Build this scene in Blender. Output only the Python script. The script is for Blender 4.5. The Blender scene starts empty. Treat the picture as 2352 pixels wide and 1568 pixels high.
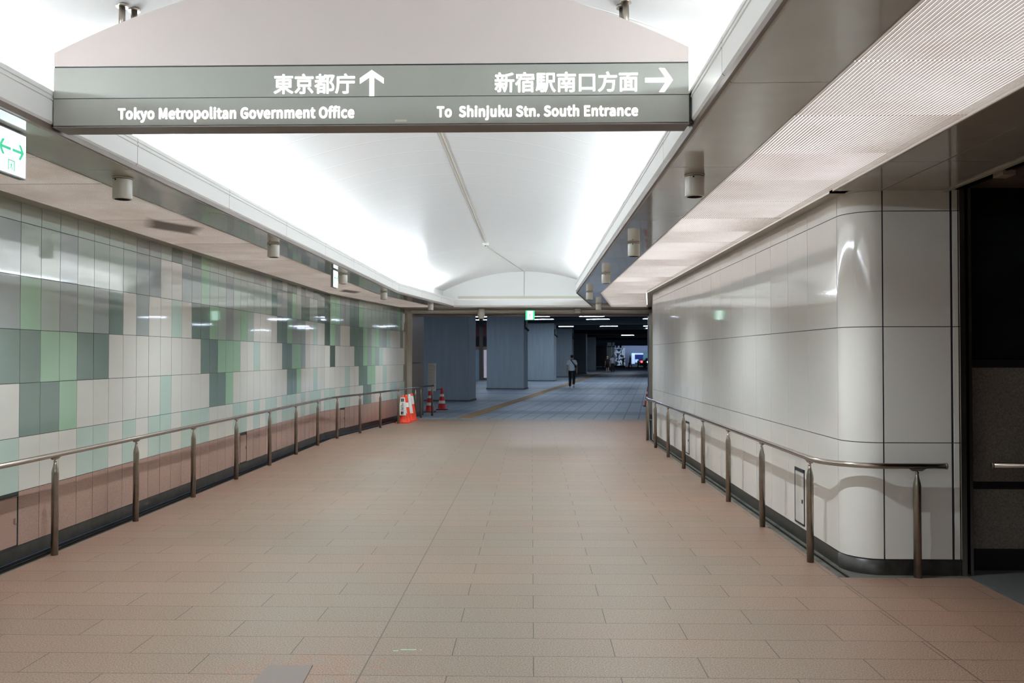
import bpy, bmesh, math, random
from mathutils import Vector, Matrix
random.seed(7)
SC = bpy.context.scene
COL = SC.collection
PI = math.pi
F = 1960.0
EYE = 1.69
YAW = math.atan(45 / F)
PIT = math.atan(34 / F)

# ------------------------------------------------------------------ materials
def lin(c):
    out = []
    for v in c:
        v /= 255.0
        out.append(v / 12.92 if v <= 0.04045 else ((v + 0.055) / 1.055) ** 2.4)
    return (out[0], out[1], out[2], 1.0)

def mat(name, rgb, rough=0.5, metal=0.0, emit=0.0, ergb=None, var=0.0, vscale=8.0, bump=0.0, bscale=200.0,
        spec=0.5, coat=0.0, aniso=None, rvar=0.0):
    m = bpy.data.materials.new(name)
    m.use_nodes = True
    nt = m.node_tree
    b = nt.nodes['Principled BSDF']
    c = lin(rgb)
    b.inputs['Base Color'].default_value = c
    b.inputs['Roughness'].default_value = rough
    b.inputs['Metallic'].default_value = metal
    b.inputs['Specular IOR Level'].default_value = spec
    if coat:
        b.inputs['Coat Weight'].default_value = coat
        b.inputs['Coat Roughness'].default_value = 0.03
    if emit:
        b.inputs['Emission Color'].default_value = lin(ergb or rgb)
        b.inputs['Emission Strength'].default_value = emit
    tc = nt.nodes.new('ShaderNodeTexCoord')
    if var or rvar:
        n = nt.nodes.new('ShaderNodeTexNoise')
        n.inputs['Scale'].default_value = vscale
        n.inputs['Detail'].default_value = 5
        mp = nt.nodes.new('ShaderNodeMapping')
        if aniso:
            mp.inputs['Scale'].default_value = aniso
        nt.links.new(tc.outputs['Object'], mp.inputs['Vector'])
        nt.links.new(mp.outputs['Vector'], n.inputs['Vector'])
        if var:
            r = nt.nodes.new('ShaderNodeValToRGB')
            r.color_ramp.elements[0].position = 0.3
            r.color_ramp.elements[1].position = 0.7
            r.color_ramp.elements[0].color = (c[0] * (1 - var), c[1] * (1 - var), c[2] * (1 - var), 1)
            r.color_ramp.elements[1].color = (min(1, c[0] * (1 + var)), min(1, c[1] * (1 + var)), min(1, c[2] * (1 + var)), 1)
            nt.links.new(n.outputs['Fac'], r.inputs['Fac'])
            nt.links.new(r.outputs['Color'], b.inputs['Base Color'])
        if rvar:
            mr = nt.nodes.new('ShaderNodeMapRange')
            mr.inputs['To Min'].default_value = rough
            mr.inputs['To Max'].default_value = rough + rvar
            nt.links.new(n.outputs['Fac'], mr.inputs['Value'])
            nt.links.new(mr.outputs['Result'], b.inputs['Roughness'])
    if bump:
        n2 = nt.nodes.new('ShaderNodeTexNoise')
        n2.inputs['Scale'].default_value = bscale
        nt.links.new(tc.outputs['Object'], n2.inputs['Vector'])
        bp = nt.nodes.new('ShaderNodeBump')
        bp.inputs['Strength'].default_value = bump
        bp.inputs['Distance'].default_value = 0.002
        nt.links.new(n2.outputs['Fac'], bp.inputs['Height'])
        nt.links.new(bp.outputs['Normal'], b.inputs['Normal'])
    return m

def mixnode(nt, fac, a, bcol, mode='MIX'):
    mx = nt.nodes.new('ShaderNodeMix')
    mx.data_type = 'RGBA'
    mx.blend_type = mode
    for sock, v in ((mx.inputs['Factor'], fac), (mx.inputs['A'], a), (mx.inputs['B'], bcol)):
        if hasattr(v, 'is_output'):
            nt.links.new(v, sock)
        else:
            sock.default_value = v
    return mx.outputs['Result']

def mathn(nt, op, a, b=None, c=None):
    n = nt.nodes.new('ShaderNodeMath')
    n.operation = op
    for i, v in enumerate((a, b, c)):
        if v is None:
            continue
        if hasattr(v, 'is_output'):
            nt.links.new(v, n.inputs[i])
        else:
            n.inputs[i].default_value = v
    return n.outputs[0]

TR = 0.035
M = {}
M['tW'] = mat('cream_glazed_panel', (216, 214, 207), TR, coat=0.5, var=0.02, vscale=1.5, rvar=0.03)
M['tM'] = mat('mint_glazed_panel', (186, 205, 196), TR, coat=0.5, var=0.02, vscale=1.5, rvar=0.03)
M['tG'] = mat('green_glazed_panel', (164, 196, 170), TR, coat=0.5, var=0.03, vscale=1.5, rvar=0.03)
M['tS'] = mat('slate_glazed_panel', (128, 146, 140), TR, coat=0.5, var=0.04, vscale=1.5, rvar=0.03)
M['tD'] = mat('dark_slate_glazed_panel', (96, 110, 103), TR, coat=0.5, var=0.04, vscale=1.5, rvar=0.03)
M['tL'] = mat('grey_glazed_panel', (166, 174, 173), TR, coat=0.5, var=0.03, vscale=1.5, rvar=0.03)
M['tP'] = mat('pale_sage_glazed_panel', (178, 191, 182), TR, coat=0.5, var=0.03, vscale=1.5, rvar=0.03)
M['tB'] = mat('brown_stone_panel', (164, 134, 123), 0.22, var=0.06, vscale=300, rvar=0.1)
M['joint'] = mat('dark_joint', (48, 50, 48), 0.8)
M['rtile'] = mat('white_enamel_panel', (238, 236, 231), 0.05, coat=0.4, var=0.02, vscale=1.2, rvar=0.04)
M['rjoint'] = mat('navy_joint', (40, 40, 50), 0.6)
M['plinth'] = mat('black_granite', (46, 45, 42), 0.35, var=0.45, vscale=14, bump=0.2)
M['gutter'] = mat('worn_gutter_concrete', (92, 92, 86), 0.8, var=0.35, vscale=6)
M['groove'] = mat('gutter_groove', (24, 22, 20), 0.9, spec=0.1)
M['vaultw'] = mat('white_paint_cove', (236, 235, 231), 0.35)
M['fascia'] = mat('white_fascia_metal', (236, 234, 230), 0.3)
M['soffit'] = mat('glossy_beige_soffit', (184, 178, 170), 0.06, coat=0.6, var=0.05, vscale=3, rvar=0.06)
M['lpL'] = mat('added_glow_above_left_grille', (240, 236, 230), 0.5, emit=0.85, ergb=(246, 244, 246))  # glowing sheets added above both grilles to brighten the slats
M['lpR'] = mat('added_glow_above_right_grille', (240, 236, 230), 0.5, emit=1.1, ergb=(246, 246, 250))
def slat_mat():
    m = bpy.data.materials.new('translucent_beige_slat')
    m.use_nodes = True
    nt = m.node_tree
    b = nt.nodes['Principled BSDF']; out = nt.nodes['Material Output']
    tc = nt.nodes.new('ShaderNodeTexCoord')
    sep = nt.nodes.new('ShaderNodeSeparateXYZ'); nt.links.new(tc.outputs['Object'], sep.inputs['Vector'])
    nz = nt.nodes.new('ShaderNodeTexNoise'); nz.inputs['Scale'].default_value = 2.2; nz.inputs['Detail'].default_value = 4
    nt.links.new(tc.outputs['Object'], nz.inputs['Vector'])
    r = nt.nodes.new('ShaderNodeValToRGB')
    r.color_ramp.elements[0].position = 0.3; r.color_ramp.elements[1].position = 0.7
    r.color_ramp.elements[0].color = lin((222, 214, 206)); r.color_ramp.elements[1].color = lin((244, 242, 239))
    nt.links.new(nz.outputs['Fac'], r.inputs['Fac'])
    col = r.outputs['Color']
    for cx, cy, rx, ry in ((-3.58, 8.45, .24, .50), (-3.62, 16.9, .22, .5)):   # two dark patches with noisy edges
        dx = mathn(nt, 'DIVIDE', mathn(nt, 'ABSOLUTE', mathn(nt, 'SUBTRACT', sep.outputs['X'], cx)), rx)
        dy = mathn(nt, 'DIVIDE', mathn(nt, 'ABSOLUTE', mathn(nt, 'SUBTRACT', sep.outputs['Y'], cy)), ry)
        d = mathn(nt, 'ADD', mathn(nt, 'ADD', dx, dy), mathn(nt, 'MULTIPLY', mathn(nt, 'SUBTRACT', nz.outputs['Fac'], .5), .8))
        mr = nt.nodes.new('ShaderNodeMapRange'); mr.inputs['From Min'].default_value = .75; mr.inputs['From Max'].default_value = 1.25
        mr.inputs['To Min'].default_value = 1; mr.inputs['To Max'].default_value = 0
        nt.links.new(d, mr.inputs['Value'])
        col = mixnode(nt, mr.outputs['Result'], col, lin((72, 68, 62)))
    nt.links.new(col, b.inputs['Base Color'])
    b.inputs['Roughness'].default_value = 0.45
    tr = nt.nodes.new('ShaderNodeBsdfTranslucent'); nt.links.new(col, tr.inputs['Color'])
    mx = nt.nodes.new('ShaderNodeMixShader'); mx.inputs[0].default_value = .4  # translucence put in so the added sheet above brightens the slats
    nt.links.new(b.outputs[0], mx.inputs[1]); nt.links.new(tr.outputs[0], mx.inputs[2]); nt.links.new(mx.outputs[0], out.inputs['Surface'])
    return m
M['slatback'] = mat('brown_void', (176, 158, 144), 0.8)
M['slatgap'] = mat('brown_grille_rib', (150, 130, 115), 0.7, var=0.12, vscale=3)
M['patch'] = mat('dark_patch_slat', (96, 92, 84), 0.6, var=0.2, vscale=10)
M['trimm'] = mat('beige_metal_trim', (176, 166, 152), 0.3)
M['steel'] = mat('brushed_steel', (176, 168, 158), 0.26, 1.0, var=0.1, vscale=20, aniso=(1, 1, 0.05))
M['steelrail'] = mat('polished_steel_tube', (190, 182, 174), 0.16, 1.0)
M['steelpost'] = mat('dull_steel_post', (150, 141, 130), 0.3, 0.9, var=0.12, vscale=15)
M['steeldark'] = mat('dark_steel_track', (52, 48, 44), 0.35, 0.8)
M['lampw'] = mat('cream_metal_housing', (214, 208, 196), 0.3)
M['lens'] = mat('dim_lens', (150, 150, 145), 0.1, emit=0.15, ergb=(255, 245, 225))
M['covetrim'] = mat('beige_cove_edge', (206, 198, 178), 0.5)
M['signgrey'] = mat('grey_sign_face', (140, 139, 131), 0.4, var=0.02, vscale=2)
M['signhead'] = mat('pinkish_white_sign_head', (186, 174, 168), 0.4)
M['signunder'] = mat('brown_sign_underside', (110, 96, 88), 0.35)
M['black'] = mat('black_line', (18, 17, 17), 0.5)
M['glyph'] = mat('backlit_white_letter', (255, 255, 255), 0.4, emit=1.6)
M['exitw'] = mat('lit_white_sign_face', (235, 250, 250), 0.4, emit=1.25, ergb=(232, 248, 255))
M['exitg'] = mat('lit_green_sign_face', (40, 190, 120), 0.4, emit=0.75, ergb=(60, 215, 145))
M['exitgd'] = mat('green_pictogram', (60, 185, 140), 0.5, emit=0.45, ergb=(60, 185, 140))
M['signhouse'] = mat('grey_sign_housing', (130, 130, 128), 0.4)
M['tube'] = mat('fluorescent_tube_lit', (255, 250, 240), 0.5, emit=104.0, ergb=(229, 244, 255))
M['cool'] = mat('cool_fluorescent_lit', (235, 245, 255), 0.5, emit=34.0, ergb=(214, 232, 255))
M['coolstreet'] = mat('added_street_glow', (235, 245, 255), 0.5, emit=9.0, ergb=(214, 228, 255))  # for the glow strip added under the street canopy
M['dome'] = mat('smoked_dome', (60, 60, 62), 0.08, coat=0.5)
M['orange'] = mat('orange_cone_plastic', (236, 66, 28), 0.4, var=0.05)
M['red'] = mat('red_cone_plastic', (206, 44, 36), 0.4, var=0.05)
M['white'] = mat('white_sleeve', (236, 234, 230), 0.5)
M['reflwhite'] = mat('white_reflective_band', (225, 222, 215), 0.4)
M['blackrub'] = mat('black_rubber', (34, 32, 32), 0.7)
M['ink'] = mat('black_ink', (30, 30, 34), 0.6)
M['granite'] = mat('brown_granite', (112, 98, 88), 0.4, var=0.15, vscale=60)
M['concrete'] = mat('blue_grey_concrete', (152, 162, 168), 0.75, var=0.07, vscale=1.6, aniso=(4, 4, 0.4), bump=0.3, bscale=60)
M['hceil'] = mat('dark_hall_ceiling', (58, 64, 68), 0.8)
M['hbeam'] = mat('dark_hall_beam', (70, 78, 84), 0.8)
M['tactile'] = mat('ochre_tactile_paving', (150, 118, 78), 0.8, var=0.1, vscale=6)
M['kerb'] = mat('pale_kerb_stone', (160, 165, 170), 0.8)
M['asphalt'] = mat('asphalt', (60, 62, 64), 0.9)
M['dkwall'] = mat('black_polished_panel', (22, 25, 26), 0.12)
M['dkgran'] = mat('dark_brown_granite', (120, 112, 104), 0.5, var=0.35, vscale=90)
M['dkfloor'] = mat('dark_grey_stone', (86, 88, 88), 0.5, var=0.15, vscale=80)
M['plainwall'] = mat('pale_end_wall', (190, 186, 180), 0.4)
M['plate'] = mat('grey_brown_cover_slab', (124, 112, 106), 0.5, var=0.08, vscale=200)
M['tape'] = mat('pale_green_tape', (152, 186, 158), 0.5)
M['skin'] = mat('skin', (188, 144, 118), 0.5)
M['hairblack'] = mat('black_hair', (22, 19, 18), 0.5)
M['hairfair'] = mat('pale_bucket_hat', (216, 200, 180), 0.6)
M['shirtw'] = mat('white_cotton', (222, 228, 232), 0.8, var=0.06, vscale=14)
M['shirtg'] = mat('grey_white_cotton', (196, 192, 204), 0.8)
M['clothblk'] = mat('black_cloth', (22, 21, 24), 0.8)
M['shoew'] = mat('pale_shoe', (206, 204, 196), 0.6)
M['shoed'] = mat('dark_shoe', (28, 28, 34), 0.6)
M['strap'] = mat('dark_strap', (20, 26, 34), 0.6)
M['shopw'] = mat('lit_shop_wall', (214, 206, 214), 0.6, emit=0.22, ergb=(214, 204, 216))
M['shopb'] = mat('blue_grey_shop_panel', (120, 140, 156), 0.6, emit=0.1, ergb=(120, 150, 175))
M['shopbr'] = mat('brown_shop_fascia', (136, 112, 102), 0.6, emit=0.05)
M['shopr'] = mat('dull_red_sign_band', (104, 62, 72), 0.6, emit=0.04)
M['farwall'] = mat('blue_grey_far_wall', (96, 108, 128), 0.7, emit=0.05, ergb=(110, 125, 150))  # weak emission stands in for street light on the wall
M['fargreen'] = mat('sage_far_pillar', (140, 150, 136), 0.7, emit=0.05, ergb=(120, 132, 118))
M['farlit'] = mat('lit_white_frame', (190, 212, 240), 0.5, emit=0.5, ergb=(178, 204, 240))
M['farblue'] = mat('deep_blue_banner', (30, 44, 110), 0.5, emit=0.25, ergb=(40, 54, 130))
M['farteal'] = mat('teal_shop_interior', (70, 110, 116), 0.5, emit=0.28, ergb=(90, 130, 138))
M['tail'] = mat('red_tail_light', (255, 60, 60), 0.4, emit=3.0, ergb=(255, 70, 70))
M['head'] = mat('white_head_light', (230, 255, 250), 0.4, emit=3.5, ergb=(215, 255, 245))
M['carp'] = mat('dark_car_paint', (44, 52, 66), 0.3)
M['glass'] = mat('dark_car_glass', (20, 26, 34), 0.1)
M['bollard'] = mat('green_black_bollard', (40, 54, 52), 0.5)

M['slat'] = slat_mat()
def floor_mat():
    m = bpy.data.materials.new('red_granite_pavers')
    m.use_nodes = True
    nt = m.node_tree
    b = nt.nodes['Principled BSDF']
    tc = nt.nodes.new('ShaderNodeTexCoord')
    mp = nt.nodes.new('ShaderNodeMapping')
    mp.inputs['Location'].default_value = (0.91 + 0.46, -4.536 + 0.305 * 40, 0)
    nt.links.new(tc.outputs['Object'], mp.inputs['Vector'])
    br = nt.nodes.new('ShaderNodeTexBrick')
    br.offset = 0.5
    br.inputs['Scale'].default_value = 1.0
    br.inputs['Brick Width'].default_value = 0.92
    br.inputs['Row Height'].default_value = 0.305
    br.inputs['Mortar Size'].default_value = 0.0032
    br.inputs['Mortar Smooth'].default_value = 0.2
    br.inputs['Color1'].default_value = lin((133, 120, 106))
    br.inputs['Color2'].default_value = lin((127, 115, 102))
    br.inputs['Mortar'].default_value = lin((66, 57, 51))
    nt.links.new(mp.outputs['Vector'], br.inputs['Vector'])
    # worn patches: redder at the sides, greyer along the walking line
    n1 = nt.nodes.new('ShaderNodeTexNoise')
    n1.inputs['Scale'].default_value = 0.55
    n1.inputs['Detail'].default_value = 4
    nt.links.new(tc.outputs['Object'], n1.inputs['Vector'])
    r1 = nt.nodes.new('ShaderNodeValToRGB')
    r1.color_ramp.elements[0].position = 0.38
    r1.color_ramp.elements[1].position = 0.66
    r1.color_ramp.elements[0].color = (1.0, 1.0, 1.0, 1)
    r1.color_ramp.elements[1].color = (1.09, 0.96, 0.93, 1)
    nt.links.new(n1.outputs['Fac'], r1.inputs['Fac'])
    c1 = mixnode(nt, 1.0, br.outputs['Color'], r1.outputs['Color'], 'MULTIPLY')
    # speckle
    n2 = nt.nodes.new('ShaderNodeTexNoise')
    n2.inputs['Scale'].default_value = 120
    n2.inputs['Detail'].default_value = 3
    nt.links.new(tc.outputs['Object'], n2.inputs['Vector'])
    r2 = nt.nodes.new('ShaderNodeValToRGB')
    r2.color_ramp.elements[0].position = 0.36
    r2.color_ramp.elements[1].position = 0.64
    r2.color_ramp.elements[0].color = (0.60, 0.58, 0.57, 1)
    r2.color_ramp.elements[1].color = (1.36, 1.33, 1.31, 1)
    nt.links.new(n2.outputs['Fac'], r2.inputs['Fac'])
    c2 = mixnode(nt, 1.0, c1, r2.outputs['Color'], 'MULTIPLY')
    # redder strips along both sides (dirt-free stone), seam lines
    sep = nt.nodes.new('ShaderNodeSeparateXYZ')
    nt.links.new(tc.outputs['Object'], sep.inputs['Vector'])
    dist = mathn(nt, 'ABSOLUTE', mathn(nt, 'ADD', sep.outputs['X'], 0.6))
    mr = nt.nodes.new('ShaderNodeMapRange')
    mr.inputs['From Min'].default_value = 1.3
    mr.inputs['From Max'].default_value = 3.3
    nt.links.new(dist, mr.inputs['Value'])
    c3 = mixnode(nt, mathn(nt, 'MULTIPLY', mr.outputs['Result'], 0.8), c2, mixnode(nt, 1.0, c2, (1.16, 0.92, 0.88, 1), 'MULTIPLY'))
    s1 = mathn(nt, 'LESS_THAN', mathn(nt, 'ABSOLUTE', mathn(nt, 'ADD', sep.outputs['X'], 0.91)), 0.004)
    s2 = mathn(nt, 'LESS_THAN', mathn(nt, 'ABSOLUTE', mathn(nt, 'SUBTRACT', sep.outputs['X'], 2.34)), 0.004)
    s2 = mathn(nt, 'MULTIPLY', s2, mathn(nt, 'LESS_THAN', sep.outputs['Y'], 6.62))
    s = mathn(nt, 'MAXIMUM', s1, s2)
    c4 = mixnode(nt, s, c3, lin((84, 70, 62)))
    # scuffed, chipped stone around the cover slab
    dx = mathn(nt, 'ADD', sep.outputs['X'], 1.20)
    dy = mathn(nt, 'SUBTRACT', sep.outputs['Y'], 4.6)
    dd = mathn(nt, 'SQRT', mathn(nt, 'ADD', mathn(nt, 'MULTIPLY', dx, dx), mathn(nt, 'MULTIPLY', mathn(nt, 'MULTIPLY', dy, dy), 3.0)))
    n3 = nt.nodes.new('ShaderNodeTexNoise')
    n3.inputs['Scale'].default_value = 9
    n3.inputs['Detail'].default_value = 6
    nt.links.new(tc.outputs['Object'], n3.inputs['Vector'])
    k = mathn(nt, 'LESS_THAN', mathn(nt, 'ADD', dd, mathn(nt, 'MULTIPLY', mathn(nt, 'SUBTRACT', n3.outputs['Fac'], 0.5), 1.3)), 0.34)
    c5 = mixnode(nt, mathn(nt, 'MULTIPLY', k, 0.5), c4, mixnode(nt, 1.0, c4, (1.15, 0.86, 0.78, 1), 'MULTIPLY'))
    nt.links.new(c5, b.inputs['Base Color'])
    b.inputs['Roughness'].default_value = 0.44
    bp = nt.nodes.new('ShaderNodeBump')
    bp.inputs['Strength'].default_value = 0.25
    bp.inputs['Distance'].default_value = 0.002
    nt.links.new(n2.outputs['Fac'], bp.inputs['Height'])
    nt.links.new(bp.outputs['Normal'], b.inputs['Normal'])
    return m
M['floor'] = floor_mat()

def hall_floor_mat():
    m = bpy.data.materials.new('blue_grey_grid_paving')
    m.use_nodes = True
    nt = m.node_tree
    b = nt.nodes['Principled BSDF']
    tc = nt.nodes.new('ShaderNodeTexCoord')
    mp = nt.nodes.new('ShaderNodeMapping')
    mp.inputs['Rotation'].default_value = (0, 0, 0.141)
    nt.links.new(tc.outputs['Object'], mp.inputs['Vector'])
    br = nt.nodes.new('ShaderNodeTexBrick')
    br.offset = 0.0
    br.inputs['Scale'].default_value = 1.0
    br.inputs['Brick Width'].default_value = 0.4
    br.inputs['Row Height'].default_value = 0.4
    br.inputs['Mortar Size'].default_value = 0.016
    br.inputs['Color1'].default_value = lin((142, 152, 161))
    br.inputs['Color2'].default_value = lin((131, 141, 150))
    br.inputs['Mortar'].default_value = lin((84, 91, 98))
    nt.links.new(mp.outputs['Vector'], br.inputs['Vector'])
    # broad bands of darker paving across the hall
    sep = nt.nodes.new('ShaderNodeSeparateXYZ')
    nt.links.new(mp.outputs['Vector'], sep.inputs['Vector'])
    w = mathn(nt, 'PINGPONG', sep.outputs['Y'], 3.2)
    band = mathn(nt, 'LESS_THAN', w, 0.7)
    c = mixnode(nt, mathn(nt, 'MULTIPLY', band, 0.5), br.outputs['Color'], lin((84, 92, 102)))
    nt.links.new(c, b.inputs['Base Color'])
    b.inputs['Roughness'].default_value = 0.5
    return m
M['hfloor'] = hall_floor_mat()

def vault_mat():
    m = bpy.data.materials.new('white_curved_ceiling_panel')
    m.use_nodes = True
    nt = m.node_tree
    b = nt.nodes['Principled BSDF']
    tc = nt.nodes.new('ShaderNodeTexCoord')
    sep = nt.nodes.new('ShaderNodeSeparateXYZ')
    nt.links.new(tc.outputs['Object'], sep.inputs['Vector'])
    fr = mathn(nt, 'FRACT', mathn(nt, 'DIVIDE', mathn(nt, 'ADD', sep.outputs['Y'], 60.0 - 8.76), 0.605))
    line = mathn(nt, 'LESS_THAN', fr, 0.022)
    line2 = mathn(nt, 'MULTIPLY', mathn(nt, 'GREATER_THAN', fr, 0.022), mathn(nt, 'LESS_THAN', fr, 0.040))
    c = mixnode(nt, line, lin((232, 230, 227)), lin((255, 255, 255)))
    c = mixnode(nt, line2, c, lin((206, 203, 198)))
    nt.links.new(c, b.inputs['Base Color'])
    b.inputs['Roughness'].default_value = 0.22
    return m
M['vault'] = vault_mat()

def mural_mat():
    m = bpy.data.materials.new('abstract_mural')
    m.use_nodes = True
    nt = m.node_tree
    b = nt.nodes['Principled BSDF']
    tc = nt.nodes.new('ShaderNodeTexCoord')
    v = nt.nodes.new('ShaderNodeTexNoise')
    v.inputs['Scale'].default_value = 1.6
    v.inputs['Distortion'].default_value = 2.0
    nt.links.new(tc.outputs['Object'], v.inputs['Vector'])
    r = nt.nodes.new('ShaderNodeValToRGB')
    r.color_ramp.elements[0].position = 0.47
    r.color_ramp.elements[1].position = 0.53
    r.color_ramp.elements[0].color = lin((28, 44, 62))
    r.color_ramp.elements[1].color = lin((170, 192, 220))
    nt.links.new(v.outputs['Fac'], r.inputs['Fac'])
    nt.links.new(r.outputs['Color'], b.inputs['Base Color'])
    nt.links.new(r.outputs['Color'], b.inputs['Emission Color'])
    b.inputs['Emission Strength'].default_value = 0.35
    return m
M['mural'] = mural_mat()

# ------------------------------------------------------------------ mesh builder
class MB:
    def __init__(s):
        s.v, s.f, s.mi, s.mats, s.sm = [], [], [], [], []

    def mid(s, m):
        if m not in s.mats:
            s.mats.append(m)
        return s.mats.index(m)

    def poly(s, pts, m, smooth=False):
        i0 = len(s.v)
        s.v += [tuple(p) for p in pts]
        s.f.append(tuple(range(i0, i0 + len(pts))))
        s.mi.append(s.mid(m))
        s.sm.append(smooth)

    def hexa(s, p, m):   # p: 8 points, bottom ring then top ring
        i = len(s.v)
        s.v += [tuple(q) for q in p]
        for f in ((3, 2, 1, 0), (4, 5, 6, 7), (0, 1, 5, 4), (1, 2, 6, 5), (2, 3, 7, 6), (3, 0, 4, 7)):
            s.f.append(tuple(i + k for k in f))
            s.mi.append(s.mid(m))
            s.sm.append(False)

    def box(s, x0, x1, y0, y1, z0, z1, m, T=None):
        p = [(x0, y0, z0), (x1, y0, z0), (x1, y1, z0), (x0, y1, z0), (x0, y0, z1), (x1, y0, z1), (x1, y1, z1), (x0, y1, z1)]
        if T:
            p = [T(*q) for q in p]
        s.hexa(p, m)

    def grid(s, rows, m, smooth=True, closed=False, flip=False):
        n = len(rows[0])
        i0 = len(s.v)
        for r in rows:
            s.v += [tuple(p) for p in r]
        for a in range(len(rows) - 1):
            for b in range(n if closed else n - 1):
                b2 = (b + 1) % n
                q = (i0 + a * n + b, i0 + a * n + b2, i0 + (a + 1) * n + b2, i0 + (a + 1) * n + b)
                s.f.append(q[::-1] if flip else q)
                s.mi.append(s.mid(m))
                s.sm.append(smooth)

    def lathe(s, prof, m, c=(0, 0, 0), n=24, axis='z', caps=True):
        rows = []
        for r, h in prof:
            row = []
            for k in range(n):
                a = 2 * PI * k / n
                if axis == 'z':
                    row.append((c[0] + r * math.cos(a), c[1] + r * math.sin(a), c[2] + h))
                elif axis == 'x':
                    row.append((c[0] + h, c[1] + r * math.cos(a), c[2] + r * math.sin(a)))
                else:
                    row.append((c[0] + r * math.cos(a), c[1] + h, c[2] + r * math.sin(a)))
            rows.append(row)
        s.grid(rows, m, True, True)
        if caps:
            for row in (rows[0][::-1], rows[-1]):
                s.poly(row, m)

    def tube(s, path, r, m, n=12, caps=True):
        P = [Vector(p) for p in path]
        rows = []
        for i, p in enumerate(P):
            d = (P[min(i + 1, len(P) - 1)] - P[max(i - 1, 0)]).normalized()
            up = Vector((0, 0, 1)) if abs(d.z) < 0.9 else Vector((1, 0, 0))
            u = d.cross(up).normalized()
            w = u.cross(d).normalized()
            rows.append([p + r * (math.cos(2 * PI * k / n) * u + math.sin(2 * PI * k / n) * w) for k in range(n)])
        s.grid(rows, m, True, True)
        if caps:
            s.poly(rows[0][::-1], m)
            s.poly(rows[-1], m)

    def build(s, name, parent=None, loc=None, fix=True):
        me = bpy.data.meshes.new(name)
        vs = s.v
        if loc:
            vs = [(a - loc[0], b - loc[1], c - loc[2]) for a, b, c in vs]
        me.from_pydata(vs, [], s.f)
        for m in s.mats:
            me.materials.append(M[m])
        me.polygons.foreach_set('material_index', s.mi)
        me.polygons.foreach_set('use_smooth', s.sm)
        if fix:
            bm = bmesh.new()
            bm.from_mesh(me)
            bmesh.ops.remove_doubles(bm, verts=bm.verts, dist=1e-5)
            bmesh.ops.recalc_face_normals(bm, faces=bm.faces)
            bm.to_mesh(me)
            bm.free()
        me.update()
        o = bpy.data.objects.new(name, me)
        COL.objects.link(o)
        if parent:
            o.parent = parent
        if loc and not parent:
            o.location = loc
        return o

def empty(name, loc, label, cat, group=None, rz=0):
    o = bpy.data.objects.new(name, None)
    o.empty_display_size = 0.1
    COL.objects.link(o)
    o.location = loc
    o.rotation_euler = (0, 0, rz)
    return tag(o, label, cat, group)

def tag(o, label=None, cat=None, group=None, kind=None):
    if label: o['label'] = label
    if cat: o['category'] = cat
    if group: o['group'] = group
    if kind: o['kind'] = kind
    return o

def copy_tree(o, parent=None):
    c = o.copy()
    COL.objects.link(c)
    if parent: c.parent = parent
    for ch in [x for x in o.children]:
        copy_tree(ch, c)
    return c

# ------------------------------------------------------------------ paths
Y0, Y1 = -9.0, 23.3       # tunnel extent
YB = 17.45                # the passage bends here
SL = 0.138
def B(y):
    return max(0.0, y - YB) * SL
def T(x, y, z):           # follow the bend
    return (x + B(y), y, z)
ZC = 2.98                 # soffit height

# ------------------------------------------------------------------ left wall
ROWZ = [0.115, 0.565, 1.015, 1.465, 1.915, 2.365, 2.815, 2.985]
def wall_pt(s):           # arc length from Y=7.03 along the left wall
    L0 = 17.53 - 7.03
    if s <= L0:
        return (-4.28, 7.03 + s), (0.0, 1.0)
    t = s - L0
    k = 1 / math.sqrt(1 + SL * SL)
    return (-4.28 + SL * k * t, 17.53 + k * t), (SL * k, k)

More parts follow.
